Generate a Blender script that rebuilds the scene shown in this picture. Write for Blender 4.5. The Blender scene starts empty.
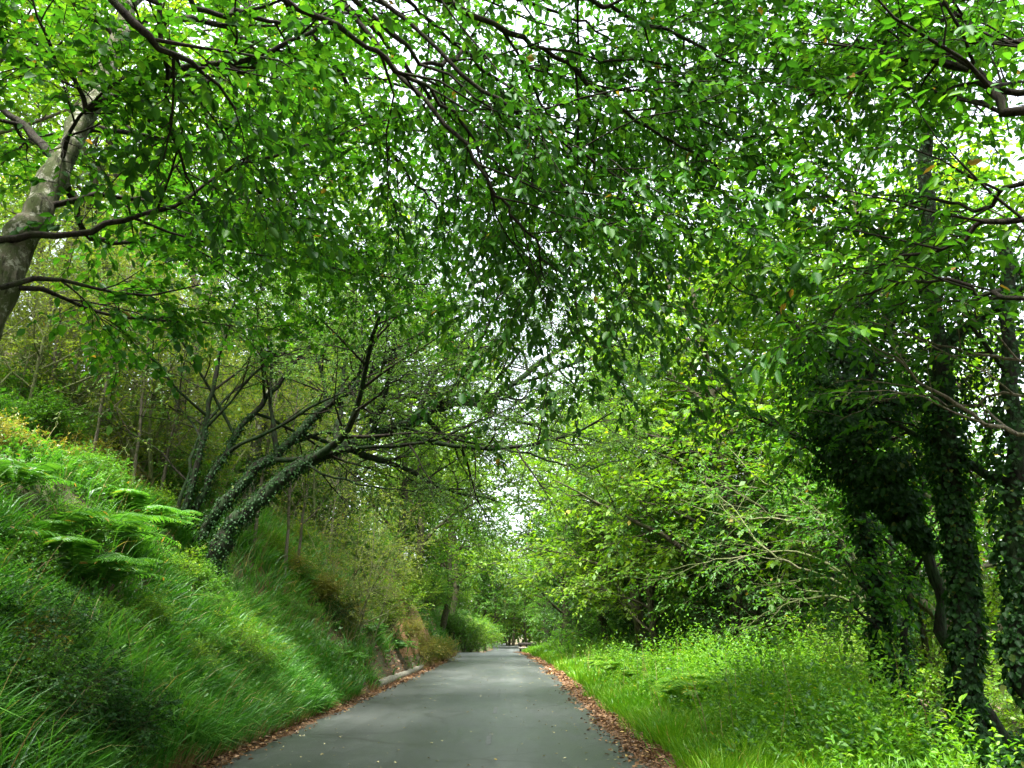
import bpy, math, random
import numpy as np
from math import radians, sin, cos, pi
from mathutils import Vector

rng = np.random.default_rng(7)
random.seed(7)
S = bpy.context.scene
COL = S.collection
UP = np.array([0., 0., 1.])

# ------------------------------------------------------------------ camera maths
CAM_H, PITCH, FPX = 1.35, radians(17.86), 770.0
def at(px, py, Y):
    """world point that lies Y metres ahead on the line of sight of a pixel"""
    u = (px - 512) / FPX; v = -(py - 384) / FPX
    d = np.array([u, cos(PITCH) - v * sin(PITCH), sin(PITCH) + v * cos(PITCH)])
    return np.array([0, 0, CAM_H]) + d * (Y / d[1])

# ------------------------------------------------------------------ terrain
def smooth(a, b, x):
    t = np.clip((x - a) / (b - a), 0, 1); return t * t * (3 - 2 * t)
_ph = np.random.default_rng(3).uniform(0, 6.28, (14, 2)); _fr = np.random.default_rng(4).normal(0, 1, (14, 2))
def noise2(x, y, f=1.0):
    r = 0
    for i in range(14):
        r = r + np.sin(_fr[i, 0] * x * f * 1.3 + _fr[i, 1] * y * f * 1.3 + _ph[i, 0])
    return r / 5.0
def hit(px, py):
    """first point of the ground on the line of sight of a pixel"""
    for Y in np.arange(4, 90, .05):
        q = at(px, py, Y)
        if q[2] <= float(H(q[0], Y)): return q
    return q
def road_c(y):
    y = np.asarray(y, float)
    k = np.clip(y - 28, 0, 32) / 32
    c = -0.85 - 1.1 * k ** 2
    return c + 1.9 * smooth(58, 98, y) - 0.05 * np.clip(y - 98, 0, 60) ** 1.5 * .2
def road_z(y):
    return -0.62 * smooth(54, 82, np.asarray(y, float))
HALF = 2.25
def H(x, y):
    x = np.asarray(x, float); y = np.asarray(y, float)
    u = x - road_c(y); zr = road_z(y)
    # left bank
    s = -u - HALF - 0.28
    f = smooth(16, 28, y)
    pn = np.where(s < 3.2, 1.0 * s, 3.2 + .56 * (s - 3.2))
    pf = np.where(s < 1.7, 1.95 * s, 3.3 + .60 * (s - 1.7))
    p = pn * (1 - f) + pf * f
    p = np.where(s > 30, p * .0 + (20 + .2 * (s - 30)), p)
    p = np.minimum(p, 26)
    hl = np.where(s > 0, p + .30 * noise2(x, y, .9) * smooth(0.3, 2.5, s) + .15 * noise2(y, x, 2.6) * smooth(0.1, 1.0, s), 0)
    # right verge, then falling ground
    q = u - HALF
    hr = .10 * smooth(.3, 1.2, q) + .12 * smooth(1.0, 3.0, q) - .25 * smooth(2.4, 4, q) - 3.2 * smooth(3.0, 16, q) + .10 * noise2(x, y, .8) * smooth(1, 4, q)
    hr = hr * 1.0 + 5 * smooth(60, 240, q)
    z = np.where(s > 0, hl, np.where(q > 0, hr, 0)) + zr
    return z

# ------------------------------------------------------------------ mesh building
def make_mesh(name, V, F, rnd=None, smooth_shade=True):
    V = np.asarray(V, np.float32).reshape(-1, 3); F = np.asarray(F, np.int32).reshape(-1, 4)
    me = bpy.data.meshes.new(name)
    me.vertices.add(len(V)); me.vertices.foreach_set('co', V.ravel())
    me.loops.add(F.size); me.loops.foreach_set('vertex_index', F.ravel())
    me.polygons.add(len(F))
    me.polygons.foreach_set('loop_start', np.arange(0, F.size, 4, dtype=np.int32))
    me.polygons.foreach_set('loop_total', np.full(len(F), 4, np.int32))
    if smooth_shade: me.polygons.foreach_set('use_smooth', np.ones(len(F), bool))
    if rnd is not None:
        a = me.attributes.new('rnd', 'FLOAT', 'POINT'); a.data.foreach_set('value', np.asarray(rnd, np.float32).ravel())
    me.update(calc_edges=True)
    return me
def obj(name, me, mat=None, parent=None):
    o = bpy.data.objects.new(name, me); COL.objects.link(o)
    if mat is not None: me.materials.clear(); me.materials.append(mat)
    if parent is not None: o.parent = parent
    return o
class MB:
    """collects quads"""
    def __init__(s): s.V = []; s.F = []; s.R = []; s.n = 0
    def add(s, V, F, R=None):
        V = np.asarray(V, float).reshape(-1, 3); F = np.asarray(F, int).reshape(-1, 4)
        s.V.append(V); s.F.append(F + s.n); s.n += len(V)
        s.R.append(np.zeros(len(V)) if R is None else np.asarray(R, float).ravel())
    def mesh(s, name, smooth_shade=True):
        if not s.V: return None
        return make_mesh(name, np.concatenate(s.V), np.concatenate(s.F), np.concatenate(s.R), smooth_shade)
    def build(s, name, mat, parent=None, smooth_shade=True):
        me = s.mesh(name, smooth_shade)
        return None if me is None else obj(name, me, mat, parent)
def nrm(a): return a / np.maximum(np.linalg.norm(a, axis=-1, keepdims=True), 1e-9)

def tube(mb, pts, rad, n=7, rough=0.0, r=rng):
    pts = np.asarray(pts, float); rad = np.asarray(rad, float); m = len(pts)
    d = nrm(np.gradient(pts, axis=0))
    ref = np.array([0.31, 0.95, 0.05]) if abs(d[0][2]) > .6 else UP
    a = nrm(np.cross(d, ref)); b = np.cross(d, a)
    th = np.arange(n) * 2 * pi / n
    rr = rad[:, None] * (1 + rough * r.normal(0, 1, (m, n))) * (1 + 1.6 * rough * r.normal(0, 1, (m, 1)))
    V = pts[:, None, :] + rr[..., None] * (a[:, None, :] * np.cos(th)[None, :, None] + b[:, None, :] * np.sin(th)[None, :, None])
    i = np.arange(m - 1)[:, None] * n; j = np.arange(n)[None, :]; k = (j + 1) % n
    F = np.stack([i + j, i + k, i + n + k, i + n + j], -1).reshape(-1, 4)
    mb.add(V, F, np.full(m * n, r.random()))

def spline(P, n):
    """Catmull-Rom through the points P"""
    P = np.asarray(P, float); Q = np.vstack([2 * P[0] - P[1], P, 2 * P[-1] - P[-2]])
    t = np.linspace(0, len(P) - 1 - 1e-6, n); i = t.astype(int); f = (t - i)[:, None]
    a, b, c, d = Q[i], Q[i + 1], Q[i + 2], Q[i + 3]
    return .5 * (2 * b + (c - a) * f + (2 * a - 5 * b + 4 * c - d) * f ** 2 + (3 * b - 3 * c + d - a) * f ** 3)

def leaf_quads(mb, B, A, N, L, W, detail, r, rv=None):
    """B base, A axis, N normal (n,3); L,W (n,)"""
    n = len(B)
    if n == 0: return
    A = nrm(A); Sd = nrm(np.cross(A, N)); N = np.cross(Sd, A)
    L = L[:, None]; W = W[:, None]
    rv = r.random(n) if rv is None else rv
    if detail:
        fold = W * .22; cur = L * r.uniform(-.02, .22, (n, 1))
        p0 = B; pt = B + A * L - N * cur
        r1 = B + A * L * .30 + Sd * W * .46 + N * fold; r2 = B + A * L * .68 + Sd * W * .40 + N * (fold * .8 - cur * .4)
        l1 = B + A * L * .30 - Sd * W * .46 + N * fold; l2 = B + A * L * .68 - Sd * W * .40 + N * (fold * .8 - cur * .4)
        V = np.stack([p0, r1, r2, pt, l2, l1], 1)
        k = np.arange(n)[:, None] * 6
        F = np.concatenate([k + np.array([[0, 1, 2, 3]]), k + np.array([[0, 3, 4, 5]])], 1).reshape(-1, 4)
        mb.add(V, F, np.repeat(rv, 6))
    else:
        V = np.stack([B, B + A * L * .45 + Sd * W * .5, B + A * L - N * L * .12, B + A * L * .45 - Sd * W * .5], 1)
        F = np.arange(n * 4).reshape(-1, 4)
        mb.add(V, F, np.repeat(rv, 4))

def sprays(wood, leaf, P, D, L, k, ll, lw, r, detail=True, droop=.25, thick=.004, hang=0.0, cluster=0.0):
    """S leafy twigs: start P, direction D, length L; k leaves each"""
    P = np.asarray(P, float); D = nrm(np.asarray(D, float)); n = len(P)
    if n == 0: return
    L = np.asarray(L, float)
    t = np.array([0, .34, .68, 1.0])
    side = nrm(np.cross(D, UP) + 1e-4); lift = np.cross(side, D)
    wob = r.normal(0, .07, (n, 4, 3)) * L[:, None, None]; wob[:, 0] = 0
    C = P[:, None, :] + D[:, None, :] * (t[None, :, None] * L[:, None, None]) - UP * (droop * (t ** 2)[None, :, None] * L[:, None, None]) + wob
    if wood is not None:
        rad = thick * (1.15 - t)[None, :, None, None] * np.ones((n, 1, 1, 1))
        th = np.arange(3) * 2 * pi / 3
        ring = side[:, None, None, :] * np.cos(th)[None, None, :, None] + lift[:, None, None, :] * np.sin(th)[None, None, :, None]
        V = C[:, :, None, :] + rad * ring
        base = np.arange(n)[:, None, None] * 12; i = np.arange(3)[None, :, None] * 3; j = np.arange(3)[None, None, :]; kk = (j + 1) % 3
        F = np.stack([base + i + j, base + i + kk, base + i + 3 + kk, base + i + 3 + j], -1).reshape(-1, 4)
        wood.add(V, F, np.full(n * 12, .5))
    tt = np.linspace(.12, 1.0, k)[None, :] + r.normal(0, .04, (n, k)); tt = np.clip(tt, .05, 1)
    seg = np.clip((tt * 3).astype(int), 0, 2); f = (tt * 3 - seg)[..., None]
    ii = np.arange(n)[:, None]
    B = C[ii, seg] * (1 - f) + C[ii, seg + 1] * f
    T = nrm(C[ii, seg + 1] - C[ii, seg])
    sg = np.where((np.arange(k) % 2 == 0), 1., -1.)[None, :, None]
    ang = r.uniform(.45, 1.15, (n, k, 1)); ang[:, -1] = 0.1
    sd = nrm(np.cross(T, UP) + 1e-4)
    A = T * np.cos(ang) + sd * sg * np.sin(ang) + r.normal(0, .22, (n, k, 3)) - UP * (hang + r.uniform(0, .35, (n, k, 1)))
    N = UP + r.normal(0, .42, (n, k, 3)) + hang * sd * sg
    Ls = ll * r.uniform(.45, 1.25, (n, k)); Ws = lw * r.uniform(.75, 1.2, (n, k)) * (Ls / ll)
    rs = np.clip(r.random((n, 1)) * .5 + r.random((n, k)) * .5, 0, 1)
    odd = r.random((n, k)) < .003; rs = np.where(odd, 1.0, rs * .97)
    leaf_quads(leaf, B.reshape(-1, 3), A.reshape(-1, 3), N.reshape(-1, 3), Ls.ravel(), Ws.ravel(), detail, r, rs.ravel())

# ------------------------------------------------------------------ tree growth
class Grow:
    def __init__(s, seed, **c):
        s.r = np.random.default_rng(seed); s.c = dict(maxl=3, n=(10, 6, 4), ratio=(.5, .5, .5), ang=(1.0, .9, .8), wander=(.10, .16, .2, .22),
            trop=(.03, .02, 0, 0), t0=(.3, .2, .15), flat=.5, sides=(9, 6, 5, 4), seg=.35, spray_step=.22, spray_len=.45, spray_lvl=2, spread=.9, rough=.055)
        s.c.update(c); s.seg = []; s.SP = []; s.SD = []; s.SL = []
    def branch(s, p, d, L, R, lvl):
        c = s.c; r = s.r; n = max(4, int(L / c['seg']))
        pts = [np.array(p, float)]; d = nrm(np.array(d, float)); w = c['wander'][min(lvl, 3)]; tr = c['trop'][min(lvl, 3)]
        for i in range(n):
            d = nrm(d + r.normal(0, w, 3) + tr * UP); pts.append(pts[-1] + d * L / n)
        t = np.linspace(0, 1, n + 1); rad = R * (1 - t * .82)
        s.line(np.array(pts), rad, lvl)
    def line(s, pts, rad, lvl, n=None, t0=None, children=True, tag=None):
        s.seg.append((lvl, pts, rad, tag)); c = s.c; r = s.r
        L = np.linalg.norm(np.diff(pts, axis=0), axis=1).sum()
        m = len(pts); T = nrm(np.gradient(pts, axis=0))
        def samp(t):
            x = t * (m - 1); i = min(int(x), m - 2); f = x - i
            return pts[i] * (1 - f) + pts[i + 1] * f, T[i], rad[i] * (1 - f) + rad[i + 1] * f
        if children and lvl < c['maxl']:
            k = n if n is not None else c['n'][min(lvl, len(c['n']) - 1)]; a0 = r.uniform(0, 6.28)
            tz = t0 if t0 is not None else c['t0'][min(lvl, len(c['t0']) - 1)]
            for j in range(k):
                t = tz + (1 - tz) * (j + r.uniform(.1, .9)) / k
                p, d, R = samp(t)
                sd = nrm(np.cross(d, UP) + 1e-3); up = np.cross(sd, d)
                az = a0 + j * 2.399
                q = nrm(sd * cos(az) + up * sin(az) * (1 - (c['flat'] if lvl > 0 else 0)))
                an = c['ang'][min(lvl, len(c['ang']) - 1)] * r.uniform(.75, 1.2)
                dd = d * cos(an) + q * sin(an)
                LL = L * c['ratio'][min(lvl, len(c['ratio']) - 1)] * (1 - .45 * (t - tz) / (1 - tz + 1e-6)) * r.uniform(.65, 1.2)
                LL = min(LL, c.get('maxlen', (9, 9, 9, 9))[min(lvl, 3)])
                s.branch(p, dd, LL, min(R * .62, .018 * LL + .004), lvl + 1)
        if lvl >= c['spray_lvl'] or lvl == c['maxl']:
            k = max(1, int(L / c['spray_step']))
            for j in range(k):
                t = .12 + .88 * (j + r.random()) / k
                p, d, R = samp(min(t, 1)); sd = nrm(np.cross(d, UP) + 1e-3) * (1 if j % 2 else -1)
                a = r.uniform(.5, 1.1) * c['spread']
                dd = d * cos(a) + sd * sin(a) + r.normal(0, .18, 3)
                s.SP.append(p); s.SD.append(dd); s.SL.append(c['spray_len'] * r.uniform(.6, 1.3))
            p, d, R = samp(1); s.SP.append(p); s.SD.append(d); s.SL.append(c['spray_len'])
    def build(s, root, bark, leafm, k=10, ll=.07, lw=.04, detail=True, droop=.2, hang=0., tw=None, limb_lvl=1, keep=1.0, wood_twigs=True, crown='crown', thick=.004):
        tw = tw or bark; c = s.c
        small = MB(); lf = MB()
        ntr = 0
        for (lvl, pts, rad, tag) in s.seg:
            sides = c['sides'][min(lvl, 3)]
            if tag == 'trunk' or (tag is None and lvl == 0):
                m = MB(); tube(m, pts, rad, sides, c['rough'], s.r); m.build('trunk', bark, root)
            elif tag == 'limb' or (tag is None and lvl == limb_lvl and limb_lvl == 1 and rad[0] > .03):
                m = MB(); tube(m, pts, rad, sides, c['rough'] * .8, s.r); m.build('limb', bark, root)
            else: tube(small, pts, rad, sides, .02, s.r)
        if s.SP:
            P = np.array(s.SP); D = np.array(s.SD); L = np.array(s.SL)
            if keep < 1: q = s.r.random(len(P)) < keep; P, D, L = P[q], D[q], L[q]
            sprays(small if wood_twigs else None, lf, P, D, L, k, ll, lw, s.r, detail, droop, thick, hang)
        small.build('branchwork', tw, root); lf.build(crown, leafm, root)
        return lf.n

def thing(name, label, cat, loc, group=None, rz=0.):
    o = bpy.data.objects.new(name, None); COL.objects.link(o); o.empty_display_size = .3
    o.location = loc; o.rotation_euler = (0, 0, rz); o['label'] = label; o['category'] = cat
    if group: o['group'] = group
    return o
def tag(o, label, cat, group=None):
    o['label'] = label; o['category'] = cat
    if group: o['group'] = group
    return o
def copy_tree(src, loc, rz, sc, label, group=None, tilt=(0, 0)):
    r = src.copy(); COL.objects.link(r); r.location = loc; r.rotation_euler = (tilt[0], tilt[1], rz); r.scale = sc if isinstance(sc, tuple) else (sc,) * 3
    r['label'] = label
    if 'group' in r.keys(): del r['group']
    if group: r['group'] = group
    for ch in src.children:
        c = ch.copy(); COL.objects.link(c); c.parent = r
    return r
def settle(o, loc, rz, sc, label, group=None):
    o.location = loc; o.rotation_euler = (0, 0, rz); o.scale = sc if isinstance(sc, tuple) else (sc,) * 3; o['label'] = label
    if group: o['group'] = group
    return o
_used = set()
def place(src, loc, rz, sc, label, group=None):
    """first call moves the source itself, later calls copy it"""
    if src.name not in _used:
        _used.add(src.name); return settle(src, loc, rz, sc, label, group)
    return copy_tree(src, loc, rz, sc, label, group)

def ivy_on(root, pts, rad, n, mat, r, size=.075, thick=.10, bulge=None, t0=0., t1=1., name='ivy'):
    """ivy leaves shingled around a stem"""
    pts = np.asarray(pts); m = len(pts); T = nrm(np.gradient(pts, axis=0))
    t = r.uniform(t0, t1, n) * (m - 1); i = np.minimum(t.astype(int), m - 2); f = (t - i)[:, None]
    C = pts[i] * (1 - f) + pts[i + 1] * f; R = np.interp(t, np.arange(m), rad)
    d = T[i]; a = nrm(np.cross(d, np.array([.3, .9, .1]))); b = np.cross(d, a)
    th = r.uniform(0, 2 * pi, n)[:, None]; out = a * np.cos(th) + b * np.sin(th)
    lump = .5 + .5 * np.sin(th[:, 0] * 2 + t * 2.1) * np.sin(t * 1.3 + 1)
    dist = R + np.abs(r.normal(0, 1, n)) * thick * (.4 + lump)
    if bulge is not None: dist = dist + np.interp(t / (m - 1), bulge[0], bulge[1]) * r.random(n) ** .6 * (.45 + .55 * lump)
    B = C + out * dist[:, None]
    A = -UP * .8 + out * .55 + r.normal(0, .35, (n, 3)); N = out + UP * .5 + r.normal(0, .35, (n, 3))
    L = size * r.uniform(.6, 1.25, n)
    mb = MB(); leaf_quads(mb, B, A, N, L, L * .85, True, r); return mb.build(name, mat, root)

# ------------------------------------------------------------------ materials
def newmat(name):
    m = bpy.data.materials.new(name); m.use_nodes = True; nt = m.node_tree; nt.nodes.clear()
    o = nt.nodes.new('ShaderNodeOutputMaterial'); return m, nt, o
def ramp(nt, stops, fac):
    n = nt.nodes.new('ShaderNodeValToRGB'); e = n.color_ramp.elements
    while len(e) < len(stops): e.new(.5)
    for k, (p, c) in enumerate(stops): e[k].position = p; e[k].color = (*c, 1)
    if fac is not None: nt.links.new(fac, n.inputs[0])
    return n.outputs[0]
def noise(nt, scale, detail=4, rough=.6, coord='Object', stretch=None, dist=0.):
    tc = nt.nodes.new('ShaderNodeTexCoord'); n = nt.nodes.new('ShaderNodeTexNoise'); n.inputs['Scale'].default_value = scale
    n.inputs['Detail'].default_value = detail; n.inputs['Roughness'].default_value = rough; n.inputs['Distortion'].default_value = dist
    if stretch:
        mp = nt.nodes.new('ShaderNodeMapping'); mp.inputs['Scale'].default_value = stretch
        nt.links.new(tc.outputs[coord], mp.inputs[0]); nt.links.new(mp.outputs[0], n.inputs['Vector'])
    else: nt.links.new(tc.outputs[coord], n.inputs['Vector'])
    return n.outputs['Fac']
def mixc(nt, fac, a, b, mode='MIX'):
    n = nt.nodes.new('ShaderNodeMix'); n.data_type = 'RGBA'; n.blend_type = mode
    for sock, v in ((n.inputs[0], fac), (n.inputs[6], a), (n.inputs[7], b)):
        if hasattr(v, 'links') or isinstance(v, bpy.types.NodeSocket): nt.links.new(v, sock)
        elif isinstance(v, (int, float)): sock.default_value = v
        else: sock.default_value = (*v, 1)
    return n.outputs[2]
def leafmat(name, dark, mid, light, trans=(1.5, 1.5, .5), tf=.45, gloss=.06, odd=(.20, .13, .03), rough=.38):
    m, nt, o = newmat(name)
    at_ = nt.nodes.new('ShaderNodeAttribute'); at_.attribute_name = 'rnd'
    col = ramp(nt, [(0, dark), (.5, mid), (.96, light), (.985, odd)], at_.outputs['Fac'])
    df = nt.nodes.new('ShaderNodeBsdfDiffuse'); nt.links.new(col, df.inputs[0])
    tl = nt.nodes.new('ShaderNodeBsdfTranslucent'); tc = mixc(nt, 1.0, col, trans, 'MULTIPLY'); nt.links.new(tc, tl.inputs[0])
    mx = nt.nodes.new('ShaderNodeMixShader'); mx.inputs[0].default_value = tf
    nt.links.new(df.outputs[0], mx.inputs[1]); nt.links.new(tl.outputs[0], mx.inputs[2])
    gl = nt.nodes.new('ShaderNodeBsdfGlossy'); gl.inputs['Roughness'].default_value = rough; gl.inputs[0].default_value = (.9, 1, .95, 1)
    m2 = nt.nodes.new('ShaderNodeMixShader'); m2.inputs[0].default_value = gloss
    nt.links.new(mx.outputs[0], m2.inputs[1]); nt.links.new(gl.outputs[0], m2.inputs[2]); nt.links.new(m2.outputs[0], o.inputs[0])
    return m
def barkmat(name, a, b, moss=(.05, .08, .02), mossamt=.4, scale=9, lichen=None):
    m, nt, o = newmat(name); p = nt.nodes.new('ShaderNodeBsdfPrincipled'); p.inputs['Roughness'].default_value = .95; p.inputs['Specular IOR Level'].default_value = .12
    n1 = noise(nt, scale * 2.2, 8, .72, stretch=(1, 1, .22), dist=.6); c = ramp(nt, [(.34, a), (.52, tuple(.5 * (x + y) for x, y in zip(a, b))), (.66, b)], n1)
    n2 = noise(nt, 5.5, 7, .7); f = ramp(nt, [(.62 - mossamt * .35, (0, 0, 0)), (.76 - mossamt * .3, (.9, .9, .9))], n2)
    c = mixc(nt, f, c, moss)
    if lichen:
        n3 = noise(nt, 9, 8, .75); f3 = ramp(nt, [(.53, (0, 0, 0)), (.62, (.85, .85, .85))], n3); c = mixc(nt, f3, c, lichen)
    ck = ramp(nt, [(.36, (.35, .35, .35)), (.46, (1, 1, 1))], noise(nt, scale * 3, 4, .6, stretch=(1, 1, .12))); c = mixc(nt, 1., c, ck, 'MULTIPLY')
    bp = nt.nodes.new('ShaderNodeBump'); bp.inputs['Strength'].default_value = 1.; bp.inputs['Distance'].default_value = .035
    nt.links.new(n1, bp.inputs['Height']); nt.links.new(bp.outputs[0], p.inputs['Normal'])
    nt.links.new(c, p.inputs['Base Color']); nt.links.new(p.outputs[0], o.inputs[0]); return m

M = {}
M['leaf_near'] = leafmat('leaf_near', (.016, .065, .007), (.030, .115, .010), (.085, .190, .016), trans=(1.7, 1.7, .6), tf=.5, gloss=.014, rough=.5)
M['leaf_over'] = leafmat('leaf_over', (.012, .048, .007), (.023, .086, .010), (.065, .155, .016), trans=(1.6, 1.7, .6), tf=.42, gloss=.014, rough=.45)
M['leaf_right'] = leafmat('leaf_right', (.018, .075, .007), (.034, .125, .011), (.090, .200, .017), trans=(1.7, 1.7, .6), tf=.5, gloss=.014, rough=.5)
M['leaf_mid'] = leafmat('leaf_mid', (.028, .100, .010), (.050, .150, .014), (.105, .220, .020), trans=(1.7, 1.7, .6), tf=.5, gloss=.02, rough=.5)
M['leaf_bright'] = leafmat('leaf_bright', (.055, .140, .010), (.100, .210, .014), (.185, .280, .022), trans=(1.6, 1.6, .5), tf=.5, gloss=.02, odd=(.32, .27, .02), rough=.5)
M['leaf_grey'] = leafmat('leaf_grey', (.034, .085, .020), (.058, .125, .028), (.095, .170, .040), trans=(1.5, 1.6, .7), tf=.45, gloss=.014, rough=.5)
M['leaf_hill'] = leafmat('leaf_hill', (.085, .135, .018), (.130, .190, .026), (.200, .245, .042), trans=(1.6, 1.6, .6), tf=.5, gloss=.014, odd=(.24, .16, .05), rough=.5)
M['leaf_dark'] = leafmat('leaf_dark', (.018, .058, .014), (.028, .085, .018), (.048, .120, .026), trans=(1.4, 1.5, .5), tf=.36, gloss=.014, rough=.45)
M['ivy'] = leafmat('ivy', (.009, .034, .008), (.014, .050, .010), (.026, .080, .013), trans=(1.5, 1.7, .5), tf=.32, gloss=.012, odd=(.10, .13, .02), rough=.5)
M['fern'] = leafmat('fern', (.034, .120, .016), (.055, .165, .022), (.095, .215, .032), trans=(1.5, 1.6, .6), tf=.42, gloss=.03, odd=(.28, .17, .05))
M['bracken'] = leafmat('bracken', (.10, .15, .02), (.19, .20, .03), (.30, .20, .04), trans=(1.4, 1.4, .6), tf=.4, gloss=.03, odd=(.35, .15, .04))
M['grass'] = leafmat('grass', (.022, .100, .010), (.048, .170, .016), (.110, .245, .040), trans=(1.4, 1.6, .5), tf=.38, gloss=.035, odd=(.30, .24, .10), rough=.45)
M['grass_lit'] = leafmat('grass_lit', (.060, .190, .009), (.105, .265, .012), (.180, .320, .020), trans=(1.4, 1.5, .5), tf=.42, gloss=.02, odd=(.34, .28, .08))  # brighter copy of the grass, sunlight on the verge put into its colour
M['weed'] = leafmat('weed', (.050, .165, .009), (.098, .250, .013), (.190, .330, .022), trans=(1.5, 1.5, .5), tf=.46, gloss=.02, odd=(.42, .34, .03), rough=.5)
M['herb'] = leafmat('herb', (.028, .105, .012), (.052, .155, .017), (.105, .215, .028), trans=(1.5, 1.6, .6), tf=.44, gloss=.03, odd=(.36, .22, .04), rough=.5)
M['dry'] = leafmat('dry', (.14, .095, .035), (.22, .16, .06), (.30, .24, .10), trans=(1.2, 1.1, .8), tf=.3, gloss=.03)
M['litter'] = leafmat('litter', (.060, .030, .016), (.150, .078, .036), (.300, .175, .085), trans=(1, 1, 1), tf=.1, gloss=.03, odd=(.42, .30, .10))
M['fallen'] = leafmat('fallen', (.22, .17, .06), (.38, .34, .18), (.52, .46, .26), trans=(1, 1, 1), tf=.1, gloss=.05, odd=(.50, .36, .03))
M['far'] = leafmat('far', (.040, .105, .016), (.068, .145, .022), (.120, .200, .030), trans=(1.5, 1.5, .6), tf=.45, gloss=.0)
M['weed_broad'] = M['herb']  # broad-leaved weeds take the darker herb green
M['bark'] = barkmat('bark', (.045, .035, .026), (.12, .10, .075), mossamt=.5)
M['bark_dark'] = barkmat('bark_dark', (.014, .012, .009), (.040, .034, .026), mossamt=.35, moss=(.03, .045, .015))
M['bark_pale'] = barkmat('bark_pale', (.055, .048, .036), (.20, .18, .14), moss=(.05, .07, .022), mossamt=.75, scale=8, lichen=(.36, .37, .30))
M['bark_grey'] = barkmat('bark_grey', (.10, .085, .065), (.24, .21, .165), moss=(.08, .10, .03), mossamt=.45)
M['bark_ivy'] = barkmat('bark_ivy', (.012, .012, .009), (.034, .032, .023), moss=(.02, .045, .015), mossamt=.6)
M['twig_pale'] = barkmat('twig_pale', (.10, .09, .06), (.24, .21, .15), moss=(.12, .16, .05), mossamt=.75)

def ground_mat():
    m, nt, o = newmat('woodland_soil'); p = nt.nodes.new('ShaderNodeBsdfPrincipled'); p.inputs['Roughness'].default_value = .95
    a = noise(nt, 1.1, 6, .65); b = noise(nt, 14, 5, .7)
    c = ramp(nt, [(.30, (.060, .040, .022)), (.48, (.095, .066, .034)), (.60, (.060, .080, .022)), (.75, (.045, .085, .018))], a)
    d = ramp(nt, [(.3, (.5, .5, .5)), (.7, (1.3, 1.3, 1.3))], b); c = mixc(nt, 1., c, d, 'MULTIPLY')
    bp = nt.nodes.new('ShaderNodeBump'); bp.inputs['Strength'].default_value = .8; bp.inputs['Distance'].default_value = .06
    nt.links.new(b, bp.inputs['Height']); nt.links.new(bp.outputs[0], p.inputs['Normal'])
    nt.links.new(c, p.inputs['Base Color']); nt.links.new(p.outputs[0], o.inputs[0]); return m
def road_mat():
    m, nt, o = newmat('asphalt'); p = nt.nodes.new('ShaderNodeBsdfPrincipled')
    fine = noise(nt, 160, 3, .7); big = noise(nt, .55, 5, .6, stretch=(1, .35, 1)); mid = noise(nt, 6, 5, .65)
    c = ramp(nt, [(.30, (.022, .027, .027)), (.50, (.036, .042, .041)), (.70, (.062, .069, .066))], big)
    g = ramp(nt, [(.30, (.62, .62, .62)), (.70, (1.45, 1.45, 1.45))], fine); c = mixc(nt, 1., c, g, 'MULTIPLY')
    g2 = ramp(nt, [(.30, (.8, .8, .8)), (.72, (1.2, 1.2, 1.18))], mid); c = mixc(nt, 1., c, g2, 'MULTIPLY')
    # wheel tracks worn paler, and a few darker repairs
    sx = nt.nodes.new('ShaderNodeTexCoord'); sp = nt.nodes.new('ShaderNodeSeparateXYZ'); nt.links.new(sx.outputs['Object'], sp.inputs[0])
    wv = nt.nodes.new('ShaderNodeMath'); wv.operation = 'SINE'; ml = nt.nodes.new('ShaderNodeMath'); ml.operation = 'MULTIPLY_ADD'; ml.inputs[1].default_value = 3.7; ml.inputs[2].default_value = 1.6
    nt.links.new(sp.outputs['X'], ml.inputs[0]); nt.links.new(ml.outputs[0], wv.inputs[0])
    c = mixc(nt, 1., c, ramp(nt, [(.0, (.86, .86, .86)), (1., (1.14, 1.14, 1.13))], wv.outputs[0]), 'MULTIPLY')
    pt = noise(nt, .33, 2, .4, stretch=(1, .5, 1)); c = mixc(nt, ramp(nt, [(.60, (0, 0, 0)), (.61, (.45, .45, .45))], pt), c, (.022, .024, .024))
    # cracks
    tc = nt.nodes.new('ShaderNodeTexCoord'); vo = nt.nodes.new('ShaderNodeTexVoronoi'); vo.feature = 'DISTANCE_TO_EDGE'; vo.inputs['Scale'].default_value = .42
    nd = nt.nodes.new('ShaderNodeTexNoise'); nd.inputs['Scale'].default_value = 1.6; nd.inputs['Detail'].default_value = 6
    nt.links.new(tc.outputs['Object'], nd.inputs['Vector'])
    vm = nt.nodes.new('ShaderNodeMix'); vm.data_type = 'VECTOR'; vm.inputs[0].default_value = .25
    nt.links.new(tc.outputs['Object'], vm.inputs[4]); nt.links.new(nd.outputs['Color'], vm.inputs[5]); nt.links.new(vm.outputs[1], vo.inputs['Vector'])
    ck = ramp(nt, [(.0, (1, 1, 1)), (.014, (0, 0, 0))], vo.outputs['Distance'])
    cm = ramp(nt, [(.42, (0, 0, 0)), (.55, (.9, .9, .9))], noise(nt, .5, 3, .5)); ckm = mixc(nt, 1., ck, cm, 'MULTIPLY')
    c = mixc(nt, ckm, c, (.014, .015, .015))
    nt.links.new(c, p.inputs['Base Color'])
    rr = ramp(nt, [(.32, (.36, .36, .36)), (.68, (.58, .58, .58))], big); nt.links.new(rr, p.inputs['Roughness'])
    p.inputs['Specular IOR Level'].default_value = .5
    bp = nt.nodes.new('ShaderNodeBump'); bp.inputs['Strength'].default_value = .35; bp.inputs['Distance'].default_value = .006
    nt.links.new(fine, bp.inputs['Height']); nt.links.new(bp.outputs[0], p.inputs['Normal'])
    nt.links.new(p.outputs[0], o.inputs[0]); return m
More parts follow.
